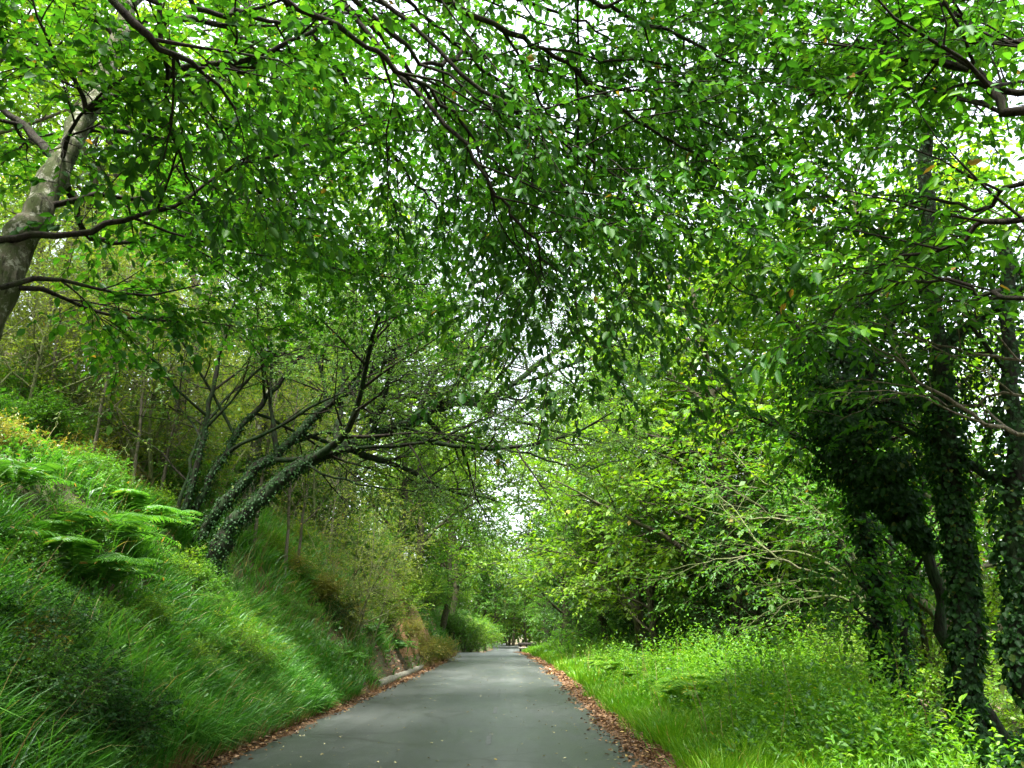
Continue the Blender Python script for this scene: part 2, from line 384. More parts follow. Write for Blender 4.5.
def plain(name, stops, scale=8, rough=.85, bump=.3, stretch=None):
    m, nt, o = newmat(name); p = nt.nodes.new('ShaderNodeBsdfPrincipled'); p.inputs['Roughness'].default_value = rough
    n = noise(nt, scale, 6, .65, stretch=stretch); nt.links.new(ramp(nt, stops, n), p.inputs['Base Color'])
    bp = nt.nodes.new('ShaderNodeBump'); bp.inputs['Strength'].default_value = bump; bp.inputs['Distance'].default_value = .01
    nt.links.new(n, bp.inputs['Height']); nt.links.new(bp.outputs[0], p.inputs['Normal']); nt.links.new(p.outputs[0], o.inputs[0]); return m
M['soil'] = ground_mat(); M['road'] = road_mat()
M['verge'] = plain('verge_earth', [(.3, (.05, .028, .014)), (.5, (.10, .052, .024)), (.7, (.16, .085, .04))], 22)
M['cut'] = plain('bare_earth', [(.3, (.13, .060, .026)), (.5, (.25, .125, .052)), (.7, (.34, .19, .085))], 5, bump=.8)
M['concrete'] = plain('concrete', [(.3, (.07, .075, .045)), (.5, (.17, .16, .125)), (.72, (.30, .285, .24))], 9)
M['plank'] = plain('plank', [(.3, (.018, .016, .013)), (.7, (.05, .044, .036))], 12, stretch=(.2, 1, 1))
M['plank_pale'] = plain('plank_pale', [(.3, (.25, .24, .21)), (.7, (.40, .38, .34))], 12, stretch=(.2, 1, 1))
M['log_end'] = plain('log_end', [(.3, (.35, .25, .13)), (.7, (.52, .40, .23))], 14)
M['paint'] = plain('worn_paint', [(.45, (.045, .050, .050)), (.62, (.08, .086, .086)), (.85, (.15, .155, .15))], 7, rough=.6)

# ------------------------------------------------------------------ the setting
def grid_axis(a, segs):
    out = [a]
    for (to, step) in segs:
        n = max(1, int(round((to - out[-1]) / step))); out += list(np.linspace(out[-1], to, n + 1)[1:])
    return np.array(out)
gx = grid_axis(-600, [(-120, 40), (-40, 8), (-16, 1.0), (-2.4, .16), (2.6, .3), (10, .4), (40, 3), (120, 10), (600, 40)])
gy = grid_axis(-60, [(-4, 4), (40, .30), (110, .8), (200, 6), (700, 40)])
X, Y = np.meshgrid(gx, gy); uu = X - road_c(Y)
Z = H(X, Y) - .035 * ((uu < HALF + .5) & (uu > -HALF - .3))
ny, nx = X.shape; i = np.arange(ny - 1)[:, None] * nx + np.arange(nx - 1)[None, :]
o = obj('ground', make_mesh('ground', np.stack([X, Y, Z], -1), np.stack([i, i + 1, i + nx + 1, i + nx], -1)), M['soil']); o['kind'] = 'structure'

def strip(name, ys, xl, xr, zf, mat, nx=2):
    t = np.linspace(0, 1, nx); V = np.stack([xl[:, None] * (1 - t) + xr[:, None] * t, np.repeat(ys[:, None], nx, 1), np.repeat(zf[:, None], nx, 1)], -1)
    n = len(ys); i = np.arange(n - 1)[:, None] * nx + np.arange(nx - 1)[None, :]
    o = obj(name, make_mesh(name, V, np.stack([i, i + 1, i + nx + 1, i + nx], -1)), mat); o['kind'] = 'structure'; return o
ys = np.arange(-12, 150, .12); zr = road_z(ys); rc = road_c(ys)
jl = .05 * noise2(ys, ys * .2, 2.2) + rng.normal(0, .015, len(ys)); jr = .05 * noise2(ys + 50, ys * .1, 2.2) + rng.normal(0, .015, len(ys))
strip('road', ys, rc - HALF + jl, rc + HALF + jr, zr, M['road'], 6)
strip('verge', ys, rc + HALF - .25, rc + HALF + .62 + jl, zr - .006, M['verge'], 3)
strip('verge', ys, rc - HALF - .42 + jr, rc - HALF + .2, zr - .006, M['verge'], 3)
# traces of an old centre line
pm = MB()
for (a, b) in ((10.6, 11.9), (14.5, 15.6), (18.0, 20.5), (24, 25.5), (33, 37), (42, 45)):
    q = np.linspace(a, b, 9); xc = road_c(q) + .55
    V = np.stack([np.stack([xc - .035, q, road_z(q) + .004], -1), np.stack([xc + .035, q, road_z(q) + .004], -1)], 1)
    k = np.arange(8) * 2; pm.add(V, np.stack([k, k + 1, k + 3, k + 2], -1))
o = pm.build('road_marking', M['paint']); o['kind'] = 'structure'
# concrete edging on the left
def box_between(mb, pts, w, h):
    pts = np.asarray(pts, float); d = nrm(np.gradient(pts, axis=0)); sd = nrm(np.cross(d, UP)); n = len(pts)
    V = np.stack([pts - sd * w / 2, pts + sd * w / 2, pts + sd * w / 2 + UP * h, pts - sd * w / 2 + UP * h], 1)
    i = np.arange(n - 1)[:, None] * 4; j = np.arange(4)[None, :]; k = (j + 1) % 4
    F = np.stack([i + j, i + k, i + 4 + k, i + 4 + j], -1).reshape(-1, 4)
    F = np.vstack([F, [[0, 1, 2, 3]], [[4 * n - 4, 4 * n - 3, 4 * n - 2, 4 * n - 1]]]); mb.add(V, F)
km = MB()
q = np.arange(21, 31.5, .5); kp = np.stack([road_c(q) - HALF - .34 + rng.normal(0, .012, len(q)), q, road_z(q) - .05 + rng.normal(0, .006, len(q))], -1)
box_between(km, kp, .20, .22); o = km.build('kerb', M['concrete'], smooth_shade=False); o['kind'] = 'structure'

# ------------------------------------------------------------------ grass, herbs, litter (stuff)
def blades(mb, P, L, W, lean, r, droop=.5):
    """arched, tapering blades of three quads"""
    n = len(P); L = L[:, None]; lean = nrm(lean); az = r.uniform(0, 2 * pi, n); sd = np.stack([np.cos(az), np.sin(az), 0 * az], -1) * (W[:, None] / 2)
    dr = np.clip(droop * r.uniform(.5, 1.35, (n, 1)), .05, 1.15); rows = []
    for t_, w_ in ((0, .8), (.40, 1.), (.75, .75), (1., .12)):
        c = P + UP * L * (t_ - .72 * dr * t_ ** 2.2) + lean * L * (.12 * t_ + .72 * dr * t_ ** 2)
        rows += [c - sd * w_, c + sd * w_]
    V = np.stack(rows, 1); k = np.arange(n)[:, None] * 8
    F = np.concatenate([k + np.array([[a, a + 1, a + 3, a + 2]]) for a in (0, 2, 4)], 1).reshape(-1, 4)
    rs = np.clip(.48 + .20 * noise2(P[:, 0], P[:, 1], 1.4) + r.normal(0, .26, n), 0, .96); rs = np.where(r.random(n) < .025, 1., rs)
    mb.add(V, F, np.repeat(rs, 8))
FERN_PX = [(105, 555), (70, 592), (128, 532), (45, 560), (160, 540), (100, 600), (12, 500), (398, 655), (372, 640), (300, 590), (348, 668)]
FERNS = [hit(*q)[:2] for q in FERN_PX]
print('FERNS', [tuple(np.round(q, 1)) for q in FERNS])
def bare(x, y):
    u = -(x - road_c(y)) - HALF
    a = smooth(28.0, 30, y) * (1 - smooth(36.5, 39, y)) * smooth(.2, .6, u) * (1 - smooth(2.0, 2.6, u))
    a = np.maximum(a, smooth(20, 21, y) * (1 - smooth(31, 32, y)) * (u < .68) * (u > 0))
    w = 0
    for (fx_, fy_) in FERNS: w = np.maximum(w, ((x - fx_) ** 2 + (y - fy_) ** 2 < .42) * .9)
    return np.maximum(np.clip(a * (1.1 + .5 * noise2(x, y, 1.5)), 0, 1), w)
def on_ground(x, y, dz=-.03): return np.stack([x, y, H(x, y) + dz], -1)
def grass_patch(mb, n, ufun, y0, y1, Lm, Wm, r, clump=0., dens=None, lean_bias=(0, 0), droop=.5, ypow=1.0, tuft=70):
    y = y0 + (y1 - y0) * r.random(n) ** ypow; u = ufun(r.random(n)); x = road_c(y) + u
    ox = np.zeros(n); oy = np.zeros(n)
    if clump > 0:
        m = max(20, n // tuft); cy = y0 + (y1 - y0) * r.random(m) ** ypow; cu = ufun(r.random(m)); j = r.integers(0, m, n)
        cx = road_c(cy) + cu; q = r.random(n) < clump
        ox = np.where(q, r.normal(0, .11, n), 0); oy = np.where(q, r.normal(0, .11, n), 0)
        x = np.where(q, cx[j] + ox, x); y = np.where(q, cy[j] + oy, y)
    if dens is not None: k = r.random(n) < dens(x, y); x, y, ox, oy = x[k], y[k], ox[k], oy[k]
    k = r.random(len(x)) > bare(x, y); x, y, ox, oy = x[k], y[k], ox[k], oy[k]
    k = (x - road_c(y) < -HALF - .22) | (x - road_c(y) > HALF + .15); x, y, ox, oy = x[k], y[k], ox[k], oy[k]
    n = len(x); az = r.uniform(0, 2 * pi, n)
    lean = np.stack([.35 * np.cos(az) + lean_bias[0] + 8 * ox + .5 * noise2(x, y, 2.1), .35 * np.sin(az) + lean_bias[1] + 8 * oy + .5 * noise2(y, x, 2.1), 0 * az], -1)
    L = Lm * r.uniform(.4, 1.35, n) * (1 + .38 * noise2(x, y, 1.1))
    blades(mb, on_ground(x, y), np.maximum(L, .05), Wm * r.uniform(.7, 1.3, n), lean, r, droop)

def bankmask(x, y):
    m = np.clip(.72 + .6 * noise2(x + 9, y, .6), .08, 1)
    return m * np.where((x < -6.0) & (y < 14), .22, 1) * np.where(y > 17, .55, 1)
g = MB(); r = np.random.default_rng(11)
grass_patch(g, 80000, lambda t: -HALF - .3 - 3.7 * t, 4.5, 15, .60, .014, r, .86, bankmask, (.40, -.10), .75, 1., 120)
grass_patch(g, 45000, lambda t: -HALF - .3 - 4.0 * t, 14, 25, .58, .019, r, .86, bankmask, (.4, -.12), .7, 1., 120)
grass_patch(g, 30000, lambda t: -HALF - .3 - 2.4 * t, 24, 105, .45, .035, r, .5, lambda x, y: .7 * bankmask(x, y), (.4, -.15), .6, 1.4)
grass_patch(g, 26000, lambda t: -HALF - 3.6 - 4 * t, 5, 24, .50, .017, r, .8, bankmask, (.4, -.15), .7)
o = g.build('grass', M['grass']); o['kind'] = 'stuff'; o['label'] = 'long green grass draped down the left roadside bank'
# low road-edge fringe of the bank, drier
g = MB(); grass_patch(g, 16000, lambda t: -HALF - .22 - .7 * t ** 1.5, 5, 45, .22, .010, r, .5, None, (.6, -.1), .5)
grass_patch(g, 9000, lambda t: -HALF - .6 - 2.4 * t, 17, 42, .38, .018, r, .5, lambda x, y: np.clip(noise2(x * 1.2, y, 1.1), 0, 1), (.5, -.2), .6)
grass_patch(g, 2600, lambda t: -HALF - .3 - 4.5 * t, 5, 26, .75, .007, r, .3, None, (.3, -.1), .35)
o = g.build('dry_grass', M['dry']); o['kind'] = 'stuff'; o['label'] = 'straw-coloured dry grass along the foot of the left bank'
# the right verge, its grass coloured as if sunlit
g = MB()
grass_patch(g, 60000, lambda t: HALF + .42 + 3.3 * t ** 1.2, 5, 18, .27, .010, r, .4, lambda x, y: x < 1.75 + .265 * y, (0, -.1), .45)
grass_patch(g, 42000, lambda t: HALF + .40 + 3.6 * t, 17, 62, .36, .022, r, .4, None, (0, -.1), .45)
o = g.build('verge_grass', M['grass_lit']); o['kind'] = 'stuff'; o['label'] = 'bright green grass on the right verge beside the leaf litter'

def herbs(mb, n, ufun, y0, y1, hgt, ll, lw, k, r, dens=None, stem=None, detail=True, hvar=None, ypow=1., clump=0):
    y = y0 + (y1 - y0) * r.random(n) ** ypow; x = road_c(y) + ufun(r.random(n))
    hc = None
    if clump:
        m = n // clump; j = r.integers(0, m, n); cy = y0 + (y1 - y0) * r.random(m) ** ypow; cx = road_c(cy) + ufun(r.random(m)); sp = .10 + .012 * cy[j]
        x = cx[j] + r.normal(0, 1, n) * sp; y = cy[j] + r.normal(0, 1, n) * sp; hc = r.uniform(.45, 1.3, m)[j]
        ok = (x - road_c(y) < -HALF - .4) | (x - road_c(y) > HALF + .55); x, y, hc = x[ok], y[ok], hc[ok]
    if dens is not None: q = r.random(len(x)) < dens(x, y); x, y = x[q], y[q]; hc = hc[q] if hc is not None else None
    q = r.random(len(x)) > bare(x, y) * .9; x, y = x[q], y[q]; hc = hc[q] if hc is not None else None
    n = len(x); P = on_ground(x, y); h = hgt * r.uniform(.5, 1.15, n)
    if hvar is not None: h = h * hvar(x, y)
    if hc is not None: h = h * hc
    D = UP + r.normal(0, .28, (n, 3))
    sprays(stem, mb, P, D, h, k, ll, lw, r, detail, .12, .004)
# leafy weeds standing on the right verge
w = MB(); st = MB(); r = np.random.default_rng(12)
def hv(x, y):
    u = x - road_c(y) - HALF; return np.clip(.22 + .9 * smooth(.5, 2.2, u), .2, 1.1) * (1 + .42 * noise2(x, y, 1.5))
wd_ = lambda x, y: np.clip(.65 + .55 * noise2(x, y + 4, .9), .08, 1) * (x < 1.6 + .265 * y + .2 * noise2(y, x, 2))
herbs(w, 9500, lambda t: HALF + .75 + 3.3 * t ** .8, 6, 19, .86, .056, .026, 22, r, wd_, None, True, hv, 1.2, 18)
herbs(w, 7500, lambda t: HALF + .6 + 3.7 * t, 16, 60, .90, .085, .045, 18, r, wd_, None, False, hv, 1.3, 16)
herbs(w, 2600, lambda t: HALF + 3.9 + 9 * t, 18, 45, .8, .09, .05, 16, r, None, None, False)
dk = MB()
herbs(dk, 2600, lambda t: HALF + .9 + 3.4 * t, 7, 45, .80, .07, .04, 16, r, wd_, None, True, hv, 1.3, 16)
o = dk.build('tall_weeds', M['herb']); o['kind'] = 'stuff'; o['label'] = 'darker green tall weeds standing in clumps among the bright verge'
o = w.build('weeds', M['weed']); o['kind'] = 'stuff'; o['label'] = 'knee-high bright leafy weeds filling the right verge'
g = MB(); grass_patch(g, 650, lambda t: HALF + .7 + 3.2 * t, 7, 34, .80, .007, r, 0, wd_, (0, 0), .15)
o = g.build('seed_stalks', M['dry']); o['kind'] = 'stuff'; o['label'] = 'thin straw-coloured seed stalks rising from the right verge weeds'
# darker herbs among the bank grass
w = MB()
herbs(w, 6500, lambda t: -HALF - .35 - 3.9 * t, 4.5, 16, .52, .052, .030, 16, r, lambda x, y: np.clip(.45 + .7 * noise2(x + 3, y, .8), .06, 1))
herbs(w, 9000, lambda t: -HALF - .3 - 3.2 * t, 15, 105, .60, .085, .05, 14, r, lambda x, y: np.clip(.6 + .6 * noise2(x + 3, y, .7), .1, 1), None, False)
herbs(w, 12000, lambda t: -HALF - 3.4 - 16 * t, 7, 45, .65, .090, .055, 14, r, lambda x, y: np.clip(.55 + .6 * noise2(x + 7, y, .5), .1, 1), None, False)
o = w.build('undergrowth', M['herb']); o['kind'] = 'stuff'; o['label'] = 'mixed low leafy undergrowth on the left bank and hillside'
w = MB(); r = np.random.default_rng(17)
herbs(w, 5200, lambda t: HALF + 1.2 + 6.5 * t, 5.5, 15, .34, .07, .06, 9, r, lambda x, y: (x > 1.7 + .255 * y) * 1.0)
o = w.build('ivy_groundcover', M['ivy']); o['kind'] = 'stuff'; o['label'] = 'dark ivy and low plants covering the shaded ground under the right-hand trunks'
w = MB()
herbs(w, 2600, lambda t: -HALF - .5 - 2.6 * t, 5, 24, .42, .095, .062, 8, r, lambda x, y: np.clip(noise2(x * 1.3 + 5, y * .9, .8) * 1.6, 0, 1))
o = w.build('broad_leaved_weeds', M['weed_broad']); o['kind'] = 'stuff'; o['label'] = 'patches of broad-leaved weeds breaking the long bank grass'
# leaf litter
def flat_leaves(mb, x, y, z, L, r, tilt=.35):
    n = len(x); az = r.uniform(0, 2 * pi, n); A = np.stack([np.cos(az), np.sin(az), r.normal(0, .12, n)], -1)
    N = UP + r.normal(0, tilt, (n, 3)); leaf_quads(mb, np.stack([x, y, z], -1), A, N, L, L * r.uniform(.4, .7, n), True, r)
w = MB(); r = np.random.default_rng(13); n = 26000
y = 5 + 60 * r.random(n) ** 1.5; u = HALF - .02 + r.normal(.22, .17, n) + .12 * noise2(y, y * .3, .8); k = (u < .95 + HALF) & (u > HALF - .75) & (r.random(n) < np.clip(.55 + .6 * noise2(y * .9, u * 2, .9), .12, 1)); y, u = y[k], u[k]; x = road_c(y) + u
flat_leaves(w, x, y, road_z(y) + .008 + .03 * r.random(len(x)) * (u > HALF - .1), .048 * r.uniform(.35, 1.5, len(x)) * (1 + y / 60), r)
n = 10000; y = 5 + 60 * r.random(n) ** 1.4; u = -HALF - .12 + r.normal(-.04, .13, n); k = (u > -HALF - .45) & (r.random(n) < np.clip(.6 + .6 * noise2(y * .9, u * 2, 1.1), .12, 1)); y, u = y[k], u[k]; x = road_c(y) + u
flat_leaves(w, x, y, np.maximum(H(x, y), road_z(y)) + .008 + .02 * r.random(len(x)), .05 * r.uniform(.5, 1.3, len(x)) * (1 + y / 45), r)
n = 5000; y = 20 + 30 * r.random(n); u = -HALF - .3 - 2.0 * r.random(n); x = road_c(y) + u
flat_leaves(w, x, y, H(x, y) + .03, .09 * r.uniform(.6, 1.3, n), r, .7)
o = w.build('leaf_litter', M['litter']); o['kind'] = 'stuff'; o['label'] = 'rusty brown fallen leaves heaped along both road edges'
w = MB(); n = 900; y = 6.5 + 45 * r.random(n) ** 1.5; u = HALF * np.sign(r.normal(0, 1, n) + .15) * (1 - r.random(n) ** 1.5) * .98; x = road_c(y) + u
flat_leaves(w, x, y, road_z(y) + .008, .040 * r.uniform(.4, 1.3, n), r, .25)
o = w.build('fallen_leaves', M['fallen']); o['kind'] = 'stuff'; o['label'] = 'pale single leaves scattered over the grey asphalt'
# thin sticks lying on the road edge
ys2 = np.arange(27, 40, .3); ss = np.linspace(.15, 2.8, 16)
XX = road_c(ys2)[:, None] - HALF - .28 - ss[None, :]; YY = np.repeat(ys2[:, None], 16, 1)
edge = np.minimum(1, np.minimum(np.arange(16)[None, :], np.arange(len(ys2))[:, None]) / 2.0) * np.minimum(1, np.minimum((15 - np.arange(16))[None, :], (len(ys2) - 1 - np.arange(len(ys2)))[:, None]) / 2.0)
ZZ = H(XX, YY) - .25 + .33 * edge + rng.normal(0, .035, XX.shape) * edge
i = np.arange(len(ys2) - 1)[:, None] * 16 + np.arange(15)[None, :]
o = obj('earth_bank', make_mesh('earth_bank', np.stack([XX + .10 * edge, YY, ZZ], -1), np.stack([i, i + 16, i + 17, i + 1], -1)), M['cut']); o['kind'] = 'structure'
def P(*a): return [at(*q) for q in a]
def limb(g, pts, r0, r1, lvl=1, n=None, t0=.15, tagname='limb', seg=.22):
    pts = np.array(pts); L = np.linalg.norm(np.diff(pts, axis=0), axis=1).sum(); m = max(6, int(L / seg))
    Q = spline(pts, m); Q[1:-1] += g.r.normal(0, .022, (m - 2, 3))
    g.line(Q, np.linspace(r0, r1, m), lvl, n, t0, True, tagname); return Q
def foot(x, y, dz=-.15): return np.array([x, y, float(H(x, y)) + dz])
def local(o, pts): return pts

# ---- the pale trunk at the upper left, its limbs reach over the road
root = thing('broadleaf_tree', 'leaning tree with a thick pale lichen-spotted trunk at the upper left edge', 'tree', (0, 0, 0))
g = Grow(21, maxl=3, n=(0, 9, 4), ratio=(.5, .42, .5), spray_step=.20, spray_len=.42, wander=(.05, .1, .17, .2), flat=.75, maxlen=(9, 9, 1.9, .9))
base = foot(-5.0, 6.0)
tr = limb(g, [base, (base + at(4, 275, 6.1)) / 2 + np.array([.05, 0, 0]), at(4, 275, 6.1), at(40, 205, 6.3), at(72, 140, 6.5), at(108, 70, 6.8), at(150, -40, 7.1), at(190, -150, 7.6)], .165, .07, 0, 0, tagname='trunk')
for pts, r0, n, t0 in [
    (P((0, 240, 6.0), (62, 236, 6.1), (120, 222, 6.2), (175, 207, 6.4), (230, 168, 6.7), (320, 141, 7.0), (420, 110, 7.6)), .034, 9, .35),
    (P((40, 207, 6.25), (90, 196, 6.4), (135, 196, 6.7), (175, 200, 7.1), (250, 205, 7.6), (330, 212, 8.2)), .030, 9, .3),
    (P((0, 288, 5.9), (40, 278, 6.0), (75, 282, 6.2), (112, 297, 6.4), (145, 294, 6.5), (205, 284, 6.8)), .024, 5, .3),
    (P((18, 288, 6.1), (60, 296, 6.4), (118, 318, 6.8), (180, 322, 7.2), (235, 326, 7.6)), .024, 6, .2),
    (P((84, 112, 6.6), (150, 82, 6.2), (198, 66, 6.0), (280, 45, 6.0), (350, 5, 6.2)), .05, 10, .2),
    (P((75, 128, 6.6), (110, 130, 7.2), (180, 138, 8.0), (300, 136, 9.0), (390, 150, 9.8)), .04, 11, .2),
    (P((100, 90, 6.8), (140, 110, 7.6), (230, 168, 8.6), (300, 225, 9.6), (380, 262, 10.5)), .04, 13, .25),
    (P((60, 165, 6.4), (100, 240, 7.4), (190, 232, 8.6), (300, 262, 9.8), (430, 285, 11)), .035, 13, .35),
    (P((130, 20, 7.0), (200, 20, 8.0), (300, 60, 9.0), (420, 90, 10), (520, 130, 11)), .05, 13, .25),
    (P((60, 160, 6.4), (20, 120, 6.8), (-40, 90, 7.0), (-140, 60, 7.2)), .05, 8, .2),
    (P((86, 110, 6.6), (70, 80, 5.9), (50, 40, 5.4), (30, -10, 5.2)), .03, 9, .2),
    (P((62, 160, 6.4), (70, 130, 5.9), (95, 100, 5.5), (120, 80, 5.3)), .025, 8, .2),
    (P((120, 40, 7.0), (60, -10, 7.0), (10, -40, 7.2), (-60, -80, 7.4)), .05, 9, .2),
    (P((150, -40, 7.1), (230, -30, 7.6), (340, -10, 8.4), (450, 30, 9.2)), .05, 11, .15)]:
    limb(g, pts, r0, r0 * .25, 1, n, t0)
print('pale', g.build(root, M['bark_dark'], M['leaf_near'], k=9, ll=.092, lw=.068, tw=M['bark_dark'], droop=.25, thick=.0045) // 6)
for c in root.children:
    if c.name.startswith('trunk'): c.data.materials[0] = M['bark_pale']

# ---- tree just outside the left edge whose boughs hang across the top of the view
root = thing('overhanging_tree', 'dark-boughed tree hanging leafy branches over the middle of the road from the left', 'tree', (0, 0, 0))
g = Grow(22, maxl=3, n=(0, 9, 4), ratio=(.5, .40, .5), spray_step=.25, spray_len=.36, wander=(.05, .1, .17, .2), flat=.8, maxlen=(9, 9, 1.3, .7))
base = foot(-4.9, 2.6)
limb(g, [base, base + np.array([.2, .1, 2.5]), base + np.array([.6, .3, 4.8]), base + np.array([1.2, .6, 6.6]), base + np.array([1.5, .9, 8.2])], .22, .10, 0, 0, tagname='trunk')
S1 = base + np.array([.6, .3, 4.8]); S2 = base + np.array([1.2, .6, 6.6])
for pts, r0, n, t0 in [
    ([S1] + P((60, -60, 4.2), (130, 20, 4.4), (168, 52, 4.6), (205, 72, 4.9), (236, 110, 5.2)), .045, 5, .45),
    ([S1] + P((100, -40, 4.6), (158, 5, 5.0), (165, 60, 5.2), (168, 110, 5.6), (185, 175, 6.0), (200, 200, 6.4)), .032, 5, .45),
    ([S2] + P((200, -60, 5.4), (345, 30, 5.8), (385, 62, 6.0), (420, 80, 6.2), (460, 120, 6.5), (485, 170, 6.8), (497, 195, 7.0)), .036, 9, .35),
    ([S2] + P((150, -70, 5.2), (196, 10, 5.6), (240, 12, 6.0), (283, 25, 6.4), (330, 12, 6.8), (380, 13, 7.2), (470, 0, 7.6)), .034, 9, .35),
    ([S2] + P((300, -60, 6), (420, 60, 6.6), (470, 50, 7.2), (520, 65, 7.8), (590, 90, 8.4), (650, 130, 9)), .034, 13, .3),
    ([S2] + P((320, -80, 6), (480, 20, 6.8), (560, 60, 7.2), (620, 110, 7.6), (690, 150, 8.0), (720, 170, 8.2)), .045, 13, .35),
    ([S2] + P((280, -60, 6), (450, 130, 6.4), (500, 200, 6.6), (535, 240, 6.8), (545, 280, 7.0)), .03, 10, .45),
    ([S2] + P((300, -70, 6), (480, 90, 6.4), (560, 140, 6.7), (620, 180, 7.0), (660, 215, 7.2)), .03, 11, .4),
    ([S2] + P((260, -90, 5.6), (520, -20, 6.4), (640, 20, 7.2), (740, 70, 8.0), (790, 120, 8.4)), .045, 14, .4),
    ([S2] + P((300, -80, 6), (460, -10, 6.8), (560, 10, 7.4), (640, 60, 8.0), (700, 80, 8.6)), .034, 14, .4),
    ([S2] + P((340, -60, 6.2), (440, 30, 7.4), (530, 110, 8.4), (600, 150, 9.2), (660, 175, 9.8)), .034, 13, .35),
    ([S2] + P((240, -120, 5.6), (380, -60, 6.4), (520, -50, 7.2), (640, -30, 8.0), (760, 0, 8.8)), .034, 14, .3),
    ([S2] + P((260, -90, 6.6), (400, 60, 8), (470, 140, 9), (520, 180, 10), (590, 190, 11)), .045, 11, .4),
    ([S2] + P((220, -90, 6.6), (330, 60, 8), (390, 150, 9), (430, 200, 10), (450, 230, 11)), .045, 11, .4)]:
    limb(g, pts, r0, r0 * .22, 1, n, t0)
print('overhang', g.build(root, M['bark_dark'], M['leaf_over'], k=9, ll=.108, lw=.060, droop=.30, hang=.28, thick=.0045) // 6)

# ---- chestnut at the right edge
root = thing('chestnut_tree', 'large-leaved chestnut tree spreading level branches in from the upper right edge', 'tree', (0, 0, 0))
g = Grow(23, maxl=3, n=(0, 8, 3), ratio=(.5, .40, .5), spray_step=.26, spray_len=.42, wander=(.05, .09, .15, .2), flat=.85, maxlen=(9, 9, 1.7, .8))
base = foot(6.2, 4.4)
limb(g, [base, base + np.array([0, .1, 2.5]), base + np.array([-.1, .2, 4.8]), base + np.array([-.2, .3, 6.6]), base + np.array([-.3, .5, 8.6])], .20, .09, 0, 0, tagname='trunk')
a1 = base + np.array([-.1, .2, 4.2]); a2 = base + np.array([-.2, .3, 5.8]); a3 = base + np.array([-.25, .4, 7.2]); a0 = base + np.array([0, .15, 3.2])
for pts, r0, n, t0 in [
    ([a2] + P((1024, 115, 5.6), (995, 92, 5.7), (965, 66, 5.9), (905, 62, 6.2), (850, 78, 6.6), (808, 96, 7.0)), .05, 9, .25),
    ([a2] + P((1030, 90, 5.9), (960, 68, 6.1), (905, 46, 6.5), (855, 45, 7.0), (800, 62, 7.4)), .04, 9, .25),
    ([a2] + P((1030, 110, 6.4), (975, 98, 6.8), (925, 90, 7.2), (880, 95, 7.6)), .035, 8, .25),
    ([a3] + P((1060, -20, 5.6), (1010, -10, 5.9), (960, 0, 6.3), (900, 20, 6.8)), .03, 9, .2),
    ([a3] + P((1080, 60, 5.6), (1030, 40, 5.9), (985, 45, 6.3), (940, 60, 6.8)), .03, 9, .2),
    ([a3] + P((1024, 40, 6), (960, 18, 6.4), (915, 10, 6.8), (840, -10, 7.4)), .04, 9, .2),
    ([a1] + P((1030, 185, 5.8), (985, 212, 6.2), (930, 200, 6.6), (870, 215, 7.0)), .03, 8, .2),
    ([a1] + P((1030, 215, 5.6), (960, 240, 6.0), (890, 262, 6.4), (820, 280, 6.8)), .03, 8, .2),
    ([a0] + P((1040, 300, 5.6), (990, 290, 6), (920, 282, 6.2), (850, 300, 6.6), (820, 330, 6.8)), .025, 8, .2),
    ([a3] + P((1000, -20, 6.4), (880, 20, 7.4), (800, 110, 8.6), (740, 160, 9.4)), .04, 10, .3),
    ([a3] + P((1040, -60, 6.4), (900, -40, 7.4), (760, 10, 8.6), (680, 40, 9.4)), .04, 10, .3)]:
    limb(g, pts, r0, r0 * .25, 1, n, t0)
print('chestnut', g.build(root, M['bark_dark'], M['leaf_right'], k=8, ll=.125, lw=.055, droop=.22, hang=.12, thick=.0045) // 6)
# its two mossy, nearly bare lower boughs belong to a second tree right of the frame
root = thing('mossy_tree', 'tree with two pale mossy near-bare boughs slanting in below the chestnut leaves', 'tree', (0, 0, 0))
g = Grow(24, maxl=2, n=(0, 6, 3), ratio=(.5, .35, .4), spray_step=.45, spray_len=.4, flat=.7, maxlen=(9, 9, 1.4, .6))
base = foot(7.6, 6.6)
limb(g, [base, base + np.array([-.05, .1, 2.5]), base + np.array([-.2, .2, 5]), base + np.array([-.5, .3, 8])], .15, .06, 0, 4, .6, tagname='trunk')
for pts, r0, n in [(P((1060, 445, 6.9), (1024, 435, 6.9), (970, 415, 7.0), (925, 385, 7.1), (895, 362, 7.2), (850, 322, 7.4)), .03, 6),
                   (P((1060, 385, 6.9), (1024, 366, 7.0), (980, 352, 7.1), (935, 345, 7.2), (880, 330, 7.4)), .022, 6),
                   (P((1060, 400, 6.9), (960, 405, 7.5), (900, 395, 8), (840, 420, 8.4)), .02, 6)]:
    limb(g, [base + np.array([-.1, .15, 2.9])] + pts, r0, r0 * .3, 1, n, .3)
g.build(root, M['bark_grey'], M['leaf_right'], k=8, ll=.11, lw=.052, thick=.004)

